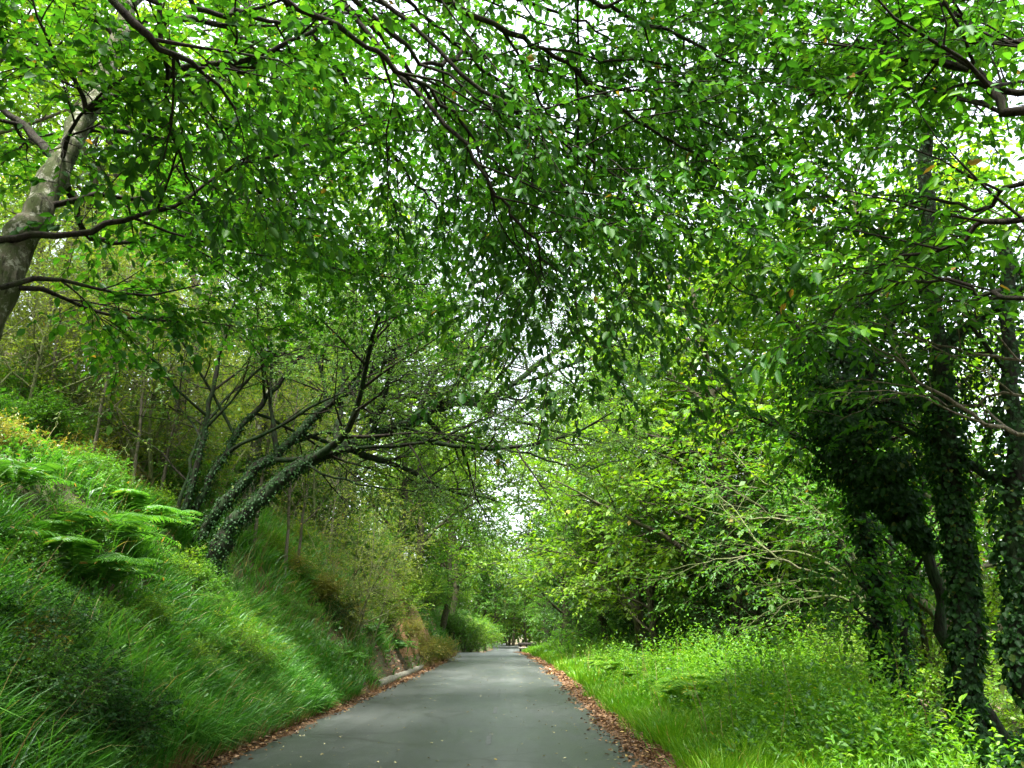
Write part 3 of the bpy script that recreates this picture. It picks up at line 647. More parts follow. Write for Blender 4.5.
# ---- many-stemmed willow on the bank, leaning over the road
root = thing('willow_tree', 'ivy-clad willow with several dark stems leaning from the left bank over the road', 'tree', (0, 0, 0))
g = Grow(25, maxl=3, n=(0, 10, 4), ratio=(.5, .42, .5), spray_step=.19, spray_len=.40, wander=(.05, .1, .17, .2), flat=.5, trop=(.03, .03, .015, 0), maxlen=(9, 9, 2.4, 1.1))
fx = at(200, 552, 14.2); by = 14.2
b0 = foot(fx[0], by, -.2)
stems = [
    ([b0 + np.array([.25, .0, 0])] + P((224, 535, 14.2), (252, 508, 14.2), (300, 466, 14.4), (350, 446, 14.7), (400, 426, 15.1), (445, 404, 15.6), (492, 397, 16.1), (535, 367, 16.7), (575, 338, 17.2)), .17, .045, 18),
    ([b0] + P((200, 540, 14.3), (236, 490, 14.4), (290, 441, 14.8), (345, 392, 15.3), (400, 350, 16.0), (455, 303, 16.8), (490, 270, 17.3)), .125, .03, 16),
    ([b0 + np.array([-.1, .15, 0])] + P((190, 530, 14.5), (215, 470, 14.6), (252, 415, 15), (300, 360, 15.4), (335, 322, 15.9), (390, 280, 16.4)), .09, .02, 11),
    ([b0 + np.array([-.25, .05, 0])] + P((182, 525, 14.3), (200, 455, 14.4), (214, 385, 14.6), (227, 330, 14.8), (246, 260, 15.2)), .08, .02, 9),
    ([b0 + np.array([-.35, .15, 0])] + P((176, 530, 14.5), (186, 480, 14.6), (208, 420, 15.2), (262, 365, 16), (320, 340, 17)), .05, .015, 9)]
ivs = []
for k, (pts, r0, r1, n) in enumerate(stems):
    Q = limb(g, pts, r0, r1, 0 if k < 4 else 1, n, .35, tagname='trunk'); ivs.append((Q, r0, r1))
for pts, r0, n in [(P((400, 426, 15.1), (450, 440, 14.8), (525, 452, 14.6), (565, 466, 14.6), (600, 466, 14.8), (645, 452, 15)), .03, 9),
                   (P((300, 466, 14.4), (340, 480, 14.2), (390, 490, 14.2), (440, 488, 14.3)), .03, 7),
                   (P((492, 397, 16.1), (520, 402, 15.6), (560, 404, 15.3), (600, 398, 15.2)), .025, 9),
                   (P((575, 338, 17.2), (610, 345, 17), (650, 355, 16.8), (690, 350, 16.8)), .025, 9),
                   (P((350, 446, 14.7), (390, 400, 15.2), (440, 370, 16), (510, 345, 17)), .035, 12),
                   (P((300, 441, 14.9), (360, 420, 15.4), (420, 390, 16.2), (470, 365, 17), (530, 330, 18)), .03, 12)]:
    limb(g, pts, r0, .008, 1, n, .15)
print('willow', g.build(root, M['bark_ivy'], M['leaf_grey'], k=11, ll=.062, lw=.026, droop=.2, thick=.005, tw=M['bark_dark']) // 6)
ri = np.random.default_rng(5)
for k, (Q, r0, r1) in enumerate(ivs[:4]):
    ivy_on(root, Q, np.linspace(r0, r1, len(Q)), (3000, 3400, 1500, 700)[k], M['ivy'], ri, .042, (.03, .045, .03, .02)[k], ([0, .06, .2, 1], [.22, .05, .01, .0]), 0, (.62, .8, .5, .5)[k])

# ---- the dark ivy-clad trees at the right
def ivy_tree(name, label, cat, pts, r0, r1, nleaf, bulge, seed, size=.075, crown=None, t1=1., t0=0., n=0, group=None, bark='bark_ivy', thick=.10, leaf='leaf_right', ll=.10, lw=.05):
    root = thing(name, label, cat, (0, 0, 0), group); g = Grow(seed, maxl=3, n=(0, 6, 3), ratio=(.4, .42, .5), spray_step=.22, spray_len=.4, flat=.6, maxlen=(9, 2.8, 1.5, .7))
    Q = limb(g, pts, r0, r1, 0, n, .6, tagname='trunk')
    for L in crown or []: limb(g, L[0], L[1], .01, 1, L[2], .2)
    g.build(root, M[bark], M[leaf], k=9, ll=ll, lw=lw, droop=.3, thick=.005, tw=M['bark_dark'])
    if nleaf: ivy_on(root, Q, np.linspace(r0, r1, len(Q)), nleaf, M['ivy'], np.random.default_rng(seed), size, thick, bulge, t0, t1)
    return root
b = foot(4.55, 8.0)
ivy_tree('ivy_clad_tree', 'tall upright tree with a thick ivy-dark trunk near the right edge', 'tree', [b] + P((968, 700, 8.0), (965, 600, 8.05), (955, 520, 8.1), (945, 440, 8.2), (940, 360, 8.3), (930, 250, 8.6), (925, 120, 9)), .125, .08, 6500, ([0, .45, .6, .8, 1], [.0, .02, .22, .45, .3]), 31, n=5, thick=.022, size=.06)
b = foot(5.6, 9.3)
ivy_tree('ivy_clad_tree', 'leaning stem smothered by a broad dark hanging mass of ivy, right of the road', 'tree', [b] + P((945, 640, 9.2), (940, 590, 9.2), (920, 545, 9.2), (895, 500, 9.3), (872, 455, 9.4), (852, 410, 9.5), (848, 360, 9.8), (860, 300, 10.2)), .075, .05, 9500, ([0, .38, .48, .62, .8, 1], [.0, .0, .25, .80, 1.0, .6]), 32, n=4, thick=.03, size=.07, t0=.36,
    crown=[(P((872, 455, 9.4), (835, 435, 9.6), (800, 440, 9.9), (770, 415, 10.2)), .03, 5), (P((850, 370, 9.7), (810, 340, 9.6), (765, 305, 9.6), (725, 278, 9.6)), .035, 6), (P((852, 400, 9.5), (900, 340, 9.6), (960, 320, 9.8)), .035, 6)])
b = foot(at(888, 720, 11)[0], 11)
ivy_tree('ivy_clad_tree', 'short-looking dark trunk under a round bright leafy shoot, left of the thick ivy trunk', 'tree', [b] + P((887, 700, 11), (880, 650, 11), (876, 600, 11), (868, 540, 11.1), (850, 470, 11.3), (835, 420, 11.5), (822, 300, 12)), .12, .05, 3000, ([0, .4, .55, .8, 1], [.0, .05, .1, .2, .2]), 33, n=4,
    crown=[(P((876, 600, 11), (865, 590, 10.6), (852, 575, 10.3), (845, 560, 10)), .03, 6), (P((880, 620, 11), (868, 618, 10.5), (850, 600, 10.2)), .03, 5), (P((872, 560, 11), (900, 570, 10.5), (912, 560, 10.5)), .03, 4)], ll=.085, lw=.06, thick=.03)
b = foot(5.75, 7.3)
ivy_tree('ivy_clad_tree', 'ivy-wrapped dark tree cut by the right edge of the view', 'tree', [b] + P((1030, 690, 7.3), (1022, 600, 7.4), (1015, 500, 7.5), (1010, 400, 7.7), (1005, 250, 8)), .10, .07, 4200, ([0, .2, .4, .7, 1], [.0, .02, .05, .3, .4]), 34, n=4, thick=.03, size=.06)
b = foot(6.4, 10.6)
ivy_tree('ivy_clad_tree', 'slender ivied stem between the two thick trunks at the right', 'tree', [b] + P((912, 700, 10.6), (906, 640, 10.6), (912, 560, 10.8), (925, 470, 11)), .05, .03, 900, ([0, .4, 1], [.02, .08, .3]), 35, n=4, thick=.04, size=.06)
b = foot(7.1, 18)
ivy_tree('thin_tree', 'thin dark trunk before the bright gap in the trees, right of the weeds', 'tree', [b] + P((833, 690, 18), (832, 640, 18), (828, 600, 18.1), (838, 560, 18.3), (830, 500, 18.6), (800, 430, 19)), .10, .04, 900, ([0, 1], [.02, .1]), 36, n=8, bark='bark_dark', thick=.03, crown=[(P((832, 655, 18), (845, 640, 17.8), (860, 612, 17.6)), .03, 3)])
b = foot(8.4, 20.5)
ivy_tree('thin_tree', 'second, greyer thin trunk just right of the thin dark trunk in the bright gap', 'tree', [b] + P((846, 690, 20.5), (845, 640, 20.5), (852, 580, 20.6), (856, 500, 21)), .06, .03, 0, None, 37, n=6, bark='bark_grey')
b = foot(5.9, 13)
ivy_tree('thin_tree', 'slim dark pole-like trunk in deep shade between the dark trunks at the right', 'tree', [b] + P((908, 740, 13), (906, 680, 13), (898, 620, 13), (893, 540, 13.2), (890, 480, 13.4)), .06, .035, 700, ([0, 1], [.04, .2]), 38, n=5, thick=.04)
# small leafy shrubs at the feet of those trunks
def shrub_proto(seed, name, label, cat, leaf, h=1.6, w=1.2, n=9, ll=.08, lw=.045, k=10, detail=False, bark='bark', hang=0., spray=.16, sub=7, ang=.75, trop=.05):
    root = thing(name, label, cat, (0, 0, 0)); g = Grow(seed, maxl=2, n=(sub, 4, 0), ratio=(.55, .5), spray_step=spray, spray_len=.38, spray_lvl=1, wander=(.12, .18, .2, .2), flat=.2, t0=(.2, .15), ang=(ang, .8), trop=(trop, .02, 0, 0), seg=.2, sides=(5, 4, 3, 3))
    for j in range(n):
        a = j * 2.4 + g.r.uniform(-.4, .4); q = g.r.uniform(.15, 1.0) * w / h
        g.branch(np.array([cos(a) * .12 * w, sin(a) * .12 * w, -.12]), np.array([cos(a) * q, sin(a) * q, 1.]), h * g.r.uniform(.7, 1.1), .02 * h ** .7, 0)
    for i_, (lvl, pts, rad, tg) in enumerate(g.seg): g.seg[i_] = (2, pts, rad, 'twig')
    g.build(root, M[bark], M[leaf], k=k, ll=ll, lw=lw, detail=detail, droop=.15, hang=hang, limb_lvl=9, crown='foliage', thick=.003 * h ** .3)
    return root
def tree_proto(seed, name, label, cat, leaf, h=11., r0=.17, n0=15, ang=1.05, ratio=.36, lean=(0, 0), bark='bark', ll=.12, lw=.07, k=9, step=.34, slen=.6, t0=.3, keep=1., flat=.5, n1=6, stems=1, spread=.5, trop1=.03, thick=.008):
    root = thing(name, label, cat, (0, 0, 0))
    g = Grow(seed, maxl=3, n=(n0, n1, 3), ratio=(ratio, .45, .5), spray_step=step, spray_len=slen, wander=(.06, .12, .18, .2), flat=flat, t0=(t0, .2, .2), ang=(ang, .85, .8), trop=(.03, trop1, 0, 0), seg=.45, sides=(8, 5, 4, 3))
    for s_ in range(stems):
        a = s_ * 2.4; d = np.array([lean[0] + (cos(a) * spread if stems > 1 else 0), lean[1] + (sin(a) * spread if stems > 1 else 0), 1.])
        g.branch(np.array([cos(a) * .15 * (stems > 1), sin(a) * .15 * (stems > 1), -.3]), d, h * (1 if s_ == 0 else g.r.uniform(.65, 1)), r0 * (1 if s_ == 0 else .7), 0)
    n = g.build(root, M[bark], M[leaf], k=k, ll=ll, lw=lw, detail=False, droop=.2, limb_lvl=9, keep=keep, thick=thick)
    print(name, seed, 'leaves', n // 4); return root

# prototypes (each is itself the first tree planted)
T1 = tree_proto(41, 'broadleaf_tree', 'x', 'tree', 'leaf_mid', 11, .17, n0=20, n1=7, k=12, step=.27, ll=.15, lw=.09, t0=.2)
T2 = tree_proto(42, 'broadleaf_tree', 'x', 'tree', 'leaf_bright', 10, .15, n0=20, n1=7, t0=.16, k=12, step=.27, ll=.14, lw=.085)
T3 = tree_proto(43, 'broadleaf_tree', 'x', 'tree', 'leaf_hill', 10, .14, n0=19, n1=7, t0=.14, k=12, step=.27, ll=.14, lw=.08, bark='bark_grey')
T5 = tree_proto(48, 'broadleaf_tree', 'x', 'tree', 'leaf_bright', 11, .12, n0=15, n1=6, k=11, keep=.8, step=.27, ll=.13, lw=.08, t0=.42, bark='bark')
T4 = tree_proto(44, 'broadleaf_tree', 'x', 'tree', 'leaf_mid', 9, .13, n0=14, t0=.08, stems=3, spread=.28, ratio=.4, k=11, ll=.14, lw=.085)
TD = tree_proto(45, 'holly_tree', 'x', 'tree', 'leaf_dark', 6.5, .12, n0=22, t0=.06, ratio=.42, ang=1.2, bark='bark_dark', ll=.11, lw=.065, step=.22, k=12)
SP = tree_proto(46, 'sapling', 'x', 'tree', 'leaf_hill', 6.5, .055, n0=12, t0=.3, ratio=.34, ang=.85, bark='bark_grey', ll=.085, lw=.045, step=.55, slen=.5, n1=5, keep=.55, thick=.006)
SQ = tree_proto(47, 'sapling', 'x', 'tree', 'leaf_hill', 5.5, .05, n0=14, t0=.15, ratio=.40, ang=1.0, bark='twig_pale', ll=.08, lw=.04, step=.6, slen=.55, n1=7, keep=.30, stems=3, spread=.35, thick=.006)
B1 = shrub_proto(51, 'shrub', 'x', 'shrub', 'leaf_bright', 1.7, 1.3)
B2 = shrub_proto(52, 'shrub', 'x', 'shrub', 'leaf_mid', 1.8, 1.5, n=11)
B3 = shrub_proto(53, 'bramble_bush', 'x', 'shrub', 'ivy', 1.3, 1.6, n=10, trop=-.06)
BR = shrub_proto(54, 'bracken_clump', 'x', 'bracken', 'bracken', .9, .9, n=9, ll=.07, lw=.02, k=14, spray=.09, trop=-.05, bark='twig_pale')
FL = np.random.default_rng(77)
def put(src, x, y, sc, label, group=None, rz=None, dz=-.05):
    rz = FL.uniform(0, 6.28) if rz is None else rz
    return place(src, (x, y, float(H(x, y)) + dz), rz, sc, label, group)
def putp(src, px, py, Y, *a, **k):
    q = at(px, py, Y); return put(src, q[0], Y, *a, **k)
# --- left hillside trees
GH = 'trees on the left hillside'
for (x, y, src, sc, lab) in [
    (-12.5, 15, T5, 1.1, 'pale-green tree highest on the hillside at the far left, behind the pale trunk'),
    (-10.8, 20.5, T5, 1.2, 'grey-stemmed yellow-green tree on the hillside behind the twiggy saplings'),
    (-17, 24, T5, 1.3, 'tall hillside tree showing pale leaves above the brown twigs'),
    (-9.0, 29, T4, 1.0, 'many-stemmed tree on the bank top behind the willow'),
    (-13.5, 33, T3, 1.1, 'hillside tree half hidden by the willow leaves'),
    (-7.6, 36, T2, .95, 'bright yellow-green tree on the bank top above the bare earth cut'),
    (-10.5, 42, T1, 1.15, 'tall green tree above the far end of the left bank'),
    (-6.8, 50, T4, 1.0, 'bushy tree on the bank top beyond the bare earth cut'),
    (-7.8, 60, T2, 1.05, 'light green tree where the left bank meets the road bend'),
    (-5.6, 71, T4, .9, 'low spreading tree on the bank nearest the road bend'),
    (-20, 40, T3, 1.3, 'farthest tree up the left hillside'),
    (-22, 18, T3, 1.2, 'tree at the top of the left hillside, half out of view'),
    (-15, 52, T1, 1.3, 'big dark-green tree at the back of the left hillside')]:
    put(src, x, y, sc, lab)
for (x, y, sc) in [(11, 11, 1.2), (12.5, 15, 1.3), (10.5, 19, 1.2), (14, 20, 1.5)]:
    put(B1, x, y, sc, 'sunlit bush in the bright ground behind the dark right-hand trunks', 'sunlit bushes behind the right-hand trunks')
# taller trees whose crowns close over the road farther on
for (x, y, src, sc, lab) in [
    (-8.4, 18.5, T5, 1.5, 'tall bright-leaved tree rising behind the willow and arching over the road'),
    (-13.5, 20.0, T5, 1.5, 'tall pale-leaved tree behind the upper left branches'),
    (-15.0, 14.0, T5, 1.4, 'pale-leaved tree at the left edge above the brown thicket'),
    (-7.0, 31.0, T2, 1.45, 'tall yellow-green tree leaning toward the road behind the willow'),
    (-11.0, 27.0, T5, 1.5, 'tall olive-leaved tree on the slope behind the dead trunk'),
    (6.4, 23.0, T2, 1.5, 'tall yellow-green tree spreading over the road from the right'),
    (7.0, 29.0, T1, 1.55, 'tall green tree rising behind the dark evergreen'),
    (5.6, 38.0, T2, 1.5, 'tall bright tree arching over the middle of the road'),
    (5.6, 33.5, T2, 1.6, 'tall light-green tree whose crown meets the tip of the willow over the road'),
    (-5.2, 35.0, T2, 1.35, 'tall yellow-green tree leaning out above the bare earth cut'),
    (10.2, 18.5, T2, 1.6, 'tall bright tree behind the hanging ivy mass, crown over the road'),
    (-5.2, 43.5, T2, 1.55, 'tall light tree leaning over the road beyond the bare earth cut'),
    (-5.0, 66.0, T1, 1.8, 'very tall tree on the left bank closing the sky just before the bend'),
    (3.0, 72.0, T1, 1.8, 'very tall tree right of the bend, closing the sky over the road'),
    (2.9, 47.0, T2, 1.5, 'tall light-green tree arching over the road just before the bend'),
    (3.3, 64.0, T5, 1.7, 'tall bright crown over the end of the road'),
    (-5.0, 57.0, T2, 1.5, 'tall light tree leaning in over the bend from the left bank'),
    (10.0, 27.0, T2, 1.6, 'tall bright tree behind the ivy mass on the right')]:
    put(src, x, y, sc, lab)
FT = np.random.default_rng(91)
for k in range(22):      # hillside wood, crowns that merge
    x = -FT.uniform(17, 42); y = FT.uniform(38, 85)
    put((T5, T3, T5)[k % 3], x, y, FT.uniform(1.0, 1.5), 'leafy tree in the wood covering the left hillside, its crown merging with its neighbours', 'wood on the left hillside')
for k in range(40):      # wood beyond the right verge
    x = FT.uniform(8, 38); y = FT.uniform(17, 95)
    if x < 22 and y < 26: x += 16
    put((T2, T1, T2, T4)[k % 4], x, y, FT.uniform(.9, 1.4), 'leafy tree in the wood beyond the right verge, its crown merging with its neighbours', 'wood beyond the right verge')
for k in range(16):
    x = FT.uniform(-20, 22); y = FT.uniform(100, 130)
    put((T1, T4)[k % 2], x, y, FT.uniform(1.1, 1.6), 'tree in the far wood closing the view beyond the bend', 'far wood beyond the bend')
# --- thin saplings
for (px, py, Y, src, sc, lab) in [
    (128, 515, 15.0, SP, .80, 'slim forked grey sapling right of the ferns on the left bank'),
    (70, 440, 16.5, SQ, .9, 'brown twiggy many-stemmed sapling up at the far left'),
    (150, 450, 18.0, SQ, 1.0, 'twiggy many-stemmed sapling behind the slim forked sapling'),
    (262, 470, 18.5, SP, .95, 'grey sapling with few leaves behind the middle of the willow stems'),
    (300, 540, 20.0, SP, .9, 'bare straight sapling on the bank top right of the cut log'),
    (352, 590, 21.0, SQ, .75, 'dense bundle of thin upright stems at the lip of the bank'),
    (368, 585, 22.5, SQ, .85, 'pale thin-stemmed thicket just behind the bundle of upright stems'),
    (330, 560, 24.0, SP, .9, 'dark slim sapling in the shade on the bank top'),
    (20, 390, 17.5, SQ, 1.0, 'leaning brown twigs of a thicket at the left edge'),
    (210, 440, 20, SQ, 1.1, 'broad twiggy thicket seen between the upright willow stems'),
    (110, 370, 22, SQ, 1.2, 'highest brown twiggy thicket on the hillside'),
    (30, 330, 15, SQ, 1.0, 'brown twigs crossing just below the lowest pale-trunk bough'),
    (180, 390, 17, SQ, 1.1, 'thicket of fine bare twigs between the slim sapling and the willow'),
    (235, 360, 24, SQ, 1.3, 'fine twiggy thicket behind the broken dead trunk'),
    (320, 470, 26, SQ, 1.2, 'twiggy thicket framed by the two arching willow stems'),
    (95, 440, 14.5, SP, .75, 'thin dark stem standing just left of the slim forked sapling'),
    (165, 470, 16.0, SP, .8, 'thin leaning stem between the slim forked sapling and the willow'),
    (45, 420, 15.5, SP, .8, 'thin grey stem on the slope near the left edge'),
    (290, 500, 19.0, SP, .9, 'thin stem seen under the arch of the lower willow stem'),
    (60, 370, 20, SQ, 1.2, 'fine bare twigs high on the slope near the left edge'),
    (390, 560, 27, B1, 1.0, 'yellow-green shrub leaning out above the bare earth cut')]:
    putp(src, px, py, Y, sc, lab)
# --- right side woodland
for (x, y, src, sc, lab) in [
    (17.5, 17, T2, .95, 'leafy tree behind the thick ivy trunks at the right'),
    (16, 12, T2, .9, 'bright tree glimpsed behind the trunk at the right edge'),
    (13.5, 27, T2, 1.0, 'sunlit tree behind the thin trunks in the bright gap'),
    (7.2, 26, T4, .95, 'tree with several stems just right of the dark holly'),
    (5.6, 31, T2, 1.05, 'yellow-green tree leaning out over the right verge'),
    (8.4, 33, T1, 1.15, 'tall green tree behind the yellow-green tree on the right'),
    (5.0, 40, T4, 1.1, 'tree with dark crossed stems behind the weeds on the right'),
    (4.2, 49, T1, 1.0, 'green tree over the bench-like rail at the road bend'),
    (7.4, 52, T2, 1.2, 'bright crown in the middle distance right of the road'),
    (3.6, 60, T4, 1.0, 'tree shading the far end of the right verge'),
    (12, 40, T1, 1.2, 'big tree in the second row behind the right verge'),
    (15, 26, T2, 1.2, 'light green tree deep in the wood at the right'),
    (17, 50, T2, 1.3, 'pale crown deep in the wood beyond the right verge'),
    (4.4, 76, T1, 1.1, 'dark tree behind the rail at the bend'),
    (8, 84, T2, 1.3, 'far light tree beyond the bend, right'),
    (2.0, 108, T2, 1.2, 'pale sunlit tree straight ahead at the end of the road'),
    (-2.6, 104, T1, 1.1, 'dark green tree closing the road at the left of the bend'),
    (5.5, 118, T1, 1.3, 'tall tree at the very end of the view'),
    (-7.5, 92, T4, 1.2, 'tree on the bank beyond the bend'),
    (-12, 80, T1, 1.4, 'tall tree standing high beyond the left bank')]:
    put(src, x, y, sc, lab)
for (x, y, sc, lab) in [
    (6.9, 22.5, .80, 'dark holly-like evergreen right of the road behind the weeds'),
    (5.7, 36, .75, 'dark evergreen under the crossed stems, middle distance right'),
    (4.0, 56, .80, 'small dark evergreen near the rail at the bend'),
    (7.6, 31, .9, 'black-green evergreen deep behind the holly')]:
    put(TD, x, y, sc, lab)
# --- shrubs
for k in range(26):
    y = 22 + 52 * FT.random(); x = float(road_c(y)) + HALF + FT.uniform(4.2, 11)
    put((B2, B1, B3)[k % 3], x, y, FT.uniform(.9, 1.7), 'low leafy bush in the undergrowth behind the right verge', 'bushes behind the right verge')
for k in range(24):
    y = 20 + 60 * FT.random(); x = float(road_c(y)) - HALF - FT.uniform(1.9, 8)
    put((B2, B1)[k % 2], x, y, FT.uniform(.7, 1.3), 'low leafy bush on top of the left bank among the trees', 'bushes on the left bank')
for (x, y, src, sc, lab) in [
    (-4.6, 34.5, B1, .8, 'bright shrub on the far edge of the bare earth cut'),
    (-4.2, 26, B1, .5, 'small yellow-green shrub on the bank just above the kerb'),
    (-5.1, 27.5, B2, .8, 'blue-green shrub hanging on the bank below the thin-stemmed thicket'),
    (-5.3, 37, B1, 1.0, 'yellow-green shrub at the top of the bare earth cut'),
    (-5.0, 43, B1, .9, 'bright shrub on the bank just past the bare earth cut'),
    (-5.4, 49, B2, 1.2, 'rounded green shrub on the far left bank'),
    (-5.8, 56, B1, 1.3, 'light shrub on the bank near the bend'),
    (-4.9, 64, B2, 1.2, 'shrub drooping over the bank at the bend'),
    (-3.9, 74, B1, 1.2, 'last shrub of the left bank before the bend'),
    (-9.2, 14.5, B2, .6, 'leafy dark green shrub above the ferns on the left'),
    (-10.5, 16.5, B2, 1.0, 'green shrub on the hillside left of the saplings'),
    (-7.6, 18.0, B2, .8, 'small green shrub behind the willow foot'),
    (7.6, 11.0, B3, .7, 'dark ivy-leaved bush under the thick ivy trunk'),
    (6.3, 16.0, B1, .9, 'bright bush behind the weeds at the feet of the thin trunks'),
    (9.5, 15, B1, 1.2, 'sunlit bush glimpsed between the ivy trunks'),
    (5.4, 45, B2, 1.2, 'green bush behind the far right verge'),
    (4.9, 52, B1, 1.0, 'light bush beside the rail at the bend')]:
    put(src, x, y, sc, lab)
for (px, py, Y, sc, lab) in [
    (425, 590, 33, 1.0, 'orange-tipped bracken at the edge of the earth cut'),
    (385, 615, 27, .9, 'yellowing bracken on the bank below the thin-stemmed thicket'),
    (405, 640, 30, .8, 'pale bracken low on the bank by the bare earth'),
    (440, 625, 40, 1.1, 'golden bracken on the far side of the earth cut'),
    (10, 470, 11.5, .8, 'browning bracken at the left edge above the long grass'),
    (90, 465, 15, .9, 'yellow bracken behind the ferns'),
    (340, 620, 21, .7, 'straw-coloured bracken on the bank left of the concrete kerb')]:
    putp(BR, px, py, Y, sc, lab)

for (px, py, sc, lab) in [
    (25, 715, .55, 'dark bramble in the bottom left corner of the bank'),
    (95, 742, .45, 'small dark bramble low on the near bank above the road edge'),
    (330, 618, .5, 'bramble hanging on the bank below the bundle of upright stems'),
    (12, 640, .5, 'dark bramble at the left edge halfway down the bank')]:
    q = hit(px, py); put(B3, q[0], q[1], sc, lab)
for (px, py, sc, lab) in [
    (285, 575, .8, 'yellow bracken on the crest of the bank right of the willow foot'),
    (318, 600, .7, 'straw-brown bracken on the bank left of the bundle of upright stems'),
    (20, 655, .45, 'reddish-brown bracken on the near bank at the left edge')]:
    q = hit(px, py); put(BR, q[0], q[1], sc, lab)
for (x, y, src, sc, lab) in [
    (-4.3, 69, B2, 1.4, 'green shrub hiding the bank foot at the bend'),
    (-3.6, 80, B1, 1.5, 'bright shrub on the left side just beyond the crest of the road'),
    (-3.2, 88, B2, 1.5, 'darker shrub at the far left side beyond the crest of the road'),
    (-5.6, 76, B1, 1.6, 'yellow-green shrub high on the bank beyond the bend')]:
    put(src, x, y, sc, lab)
for (px, py, sc, lab) in [
    (110, 455, .9, 'pale-leaved bush behind the slim forked sapling'),
    (170, 470, .8, 'small pale-leaved bush left of the willow stems on the slope'),
    (215, 470, .7, 'pale-leaved bush glimpsed between the upright willow stems')]:
    q = hit(px, py); put(B1, q[0], q[1], sc, lab)
# ---- ferns
def fern_proto(seed, mat='fern'):
    root = thing('fern', 'x', 'fern', (0, 0, 0)); r = np.random.default_rng(seed)
    for j in range(13):
        mb = MB(); a = j * 2.4 + r.uniform(-.3, .3); L = r.uniform(.65, 1.0); el = r.uniform(.75, 1.3); m = 34
        t = np.linspace(0, 1, m); hx = L * (t * cos(el) + .35 * t ** 2); hz = L * (t * sin(el) - .62 * t ** 2.2)
        out = np.array([cos(a), sin(a), 0]); C = out * hx[:, None] + UP * hz[:, None]; T = nrm(np.gradient(C, axis=0)); sd = np.array([-sin(a), cos(a), 0])
        tube(mb, C, np.linspace(.006, .0015, m), 3, 0, r)
        pl = .24 * L * np.sin(pi * np.clip(t * .93 + .07, 0, 1)) ** .8
        q = slice(4, m)
        for sg in (1, -1):
            A = sd * sg + T * .35 - UP * .18 + r.normal(0, .05, (m, 3)); N = np.cross(T, sd * 1.0) * -1; N = np.where(N[:, 2:3] < 0, -N, N)
            leaf_quads(mb, C[q], A[q], N[q], pl[q], np.full(m, .026 * L)[q], True, r)
        mb.build('frond', M[mat], root)
    return root
FE = fern_proto(61)
for (px, py, sc, lab) in [
    (105, 555, 1.25, 'large arching fern in the middle of the left bank'),
    (70, 592, 1.15, 'fern drooping over the grass, lowest of the fern patch'),
    (128, 532, 1.2, 'fern with upright fronds at the foot of the slim sapling'),
    (45, 560, 1.05, 'fern at the left of the patch on the bank'),
    (160, 540, 1.0, 'shaded fern beside the bare soil under the willow'),
    (100, 600, 1.0, 'fern spreading just above the lowest drooping fern'),
    (12, 500, .95, 'pale fern high on the bank at the left edge')]:
    q = hit(px, py); put(FE, q[0], q[1], sc * 1.2, lab, None, None, .12)
for (px, py, sc, lab) in [
    (398, 655, 1.0, 'blue-green fern on the bank above the concrete kerb'),
    (372, 640, .9, 'fern on the bank left of the blue-green fern above the kerb'),
    (300, 590, .8, 'small fern on the bank between the willow and the thin-stemmed thicket'),
    (348, 668, .8, 'small fern low on the bank left of the kerb')]:
    q = hit(px, py); put(FE, q[0], q[1], sc, lab, None, None, .12)

FW = fern_proto(62, 'weed')
for k in range(26):
    y = 11.5 + 26 * FT.random() ** 1.3; x = min(float(road_c(y)) + HALF + FT.uniform(1.1, 3.4), 1.5 + .265 * y)
    put(FW, x, y, FT.uniform(.5, .85), 'bright green bracken frond clump among the weeds of the right verge', 'bracken in the right verge', None, .28)
for k in range(34):
    y = 6.5 + 17 * FT.random(); x = float(road_c(y)) - HALF - FT.uniform(.7, 3.8)
    put((B2, B1, B2)[k % 3], x, y, FT.uniform(.22, .42), 'small leafy plant standing out of the grass of the left bank', 'small leafy plants in the bank grass')
# ---- cut log, dead branches
root = thing('log', 'cut log with a pale sawn end lying on the bank behind the willow', 'log', (0, 0, 0))
q = at(250, 539, 16.5); z = float(H(q[0], 16.5)) + .10
mb = MB(); a = np.array([q[0] - .9, 16.9, z + .35]); b = np.array([q[0] + .12, 16.2, z + .02]); Q = np.linspace(a, b, 9)
tube(mb, Q, np.full(9, .085), 10, .03); mb.build('bark', M['bark_grey'], root)
mb = MB(); d = nrm(b - a); s1 = nrm(np.cross(d, UP)); s2 = np.cross(s1, d); th = np.arange(8) * pi / 4
V = np.vstack([[b + d * .004], b + d * .003 + .083 * (s1 * np.cos(th)[:, None] + s2 * np.sin(th)[:, None])])
mb.add(V, [[0, 1 + 2 * i, 2 + 2 * i, 1 + (2 * i + 2) % 8] for i in range(4)]); mb.build('sawn_end', M['log_end'], root, False)
# the grey broken trunk behind the willow
root = thing('dead_tree', 'broken pale grey dead trunk leaning behind the willow stems', 'tree', (0, 0, 0)); g = Grow(66, maxl=1, n=(3, 0), ratio=(.3,), spray_lvl=9)
q = at(250, 500, 18.5); Q = limb(g, [foot(q[0], 18.5)] + P((250, 480, 18.5), (262, 420, 18.5), (276, 376, 18.6)), .17, .10, 0, 3, .5, tagname='trunk'); g.SP = []
g.build(root, M['bark_pale'], M['leaf_hill'])
ivy_on(root, Q, np.linspace(.17, .10, len(Q)), 500, M['ivy'], np.random.default_rng(8), .05, .04, None, 0, .6)
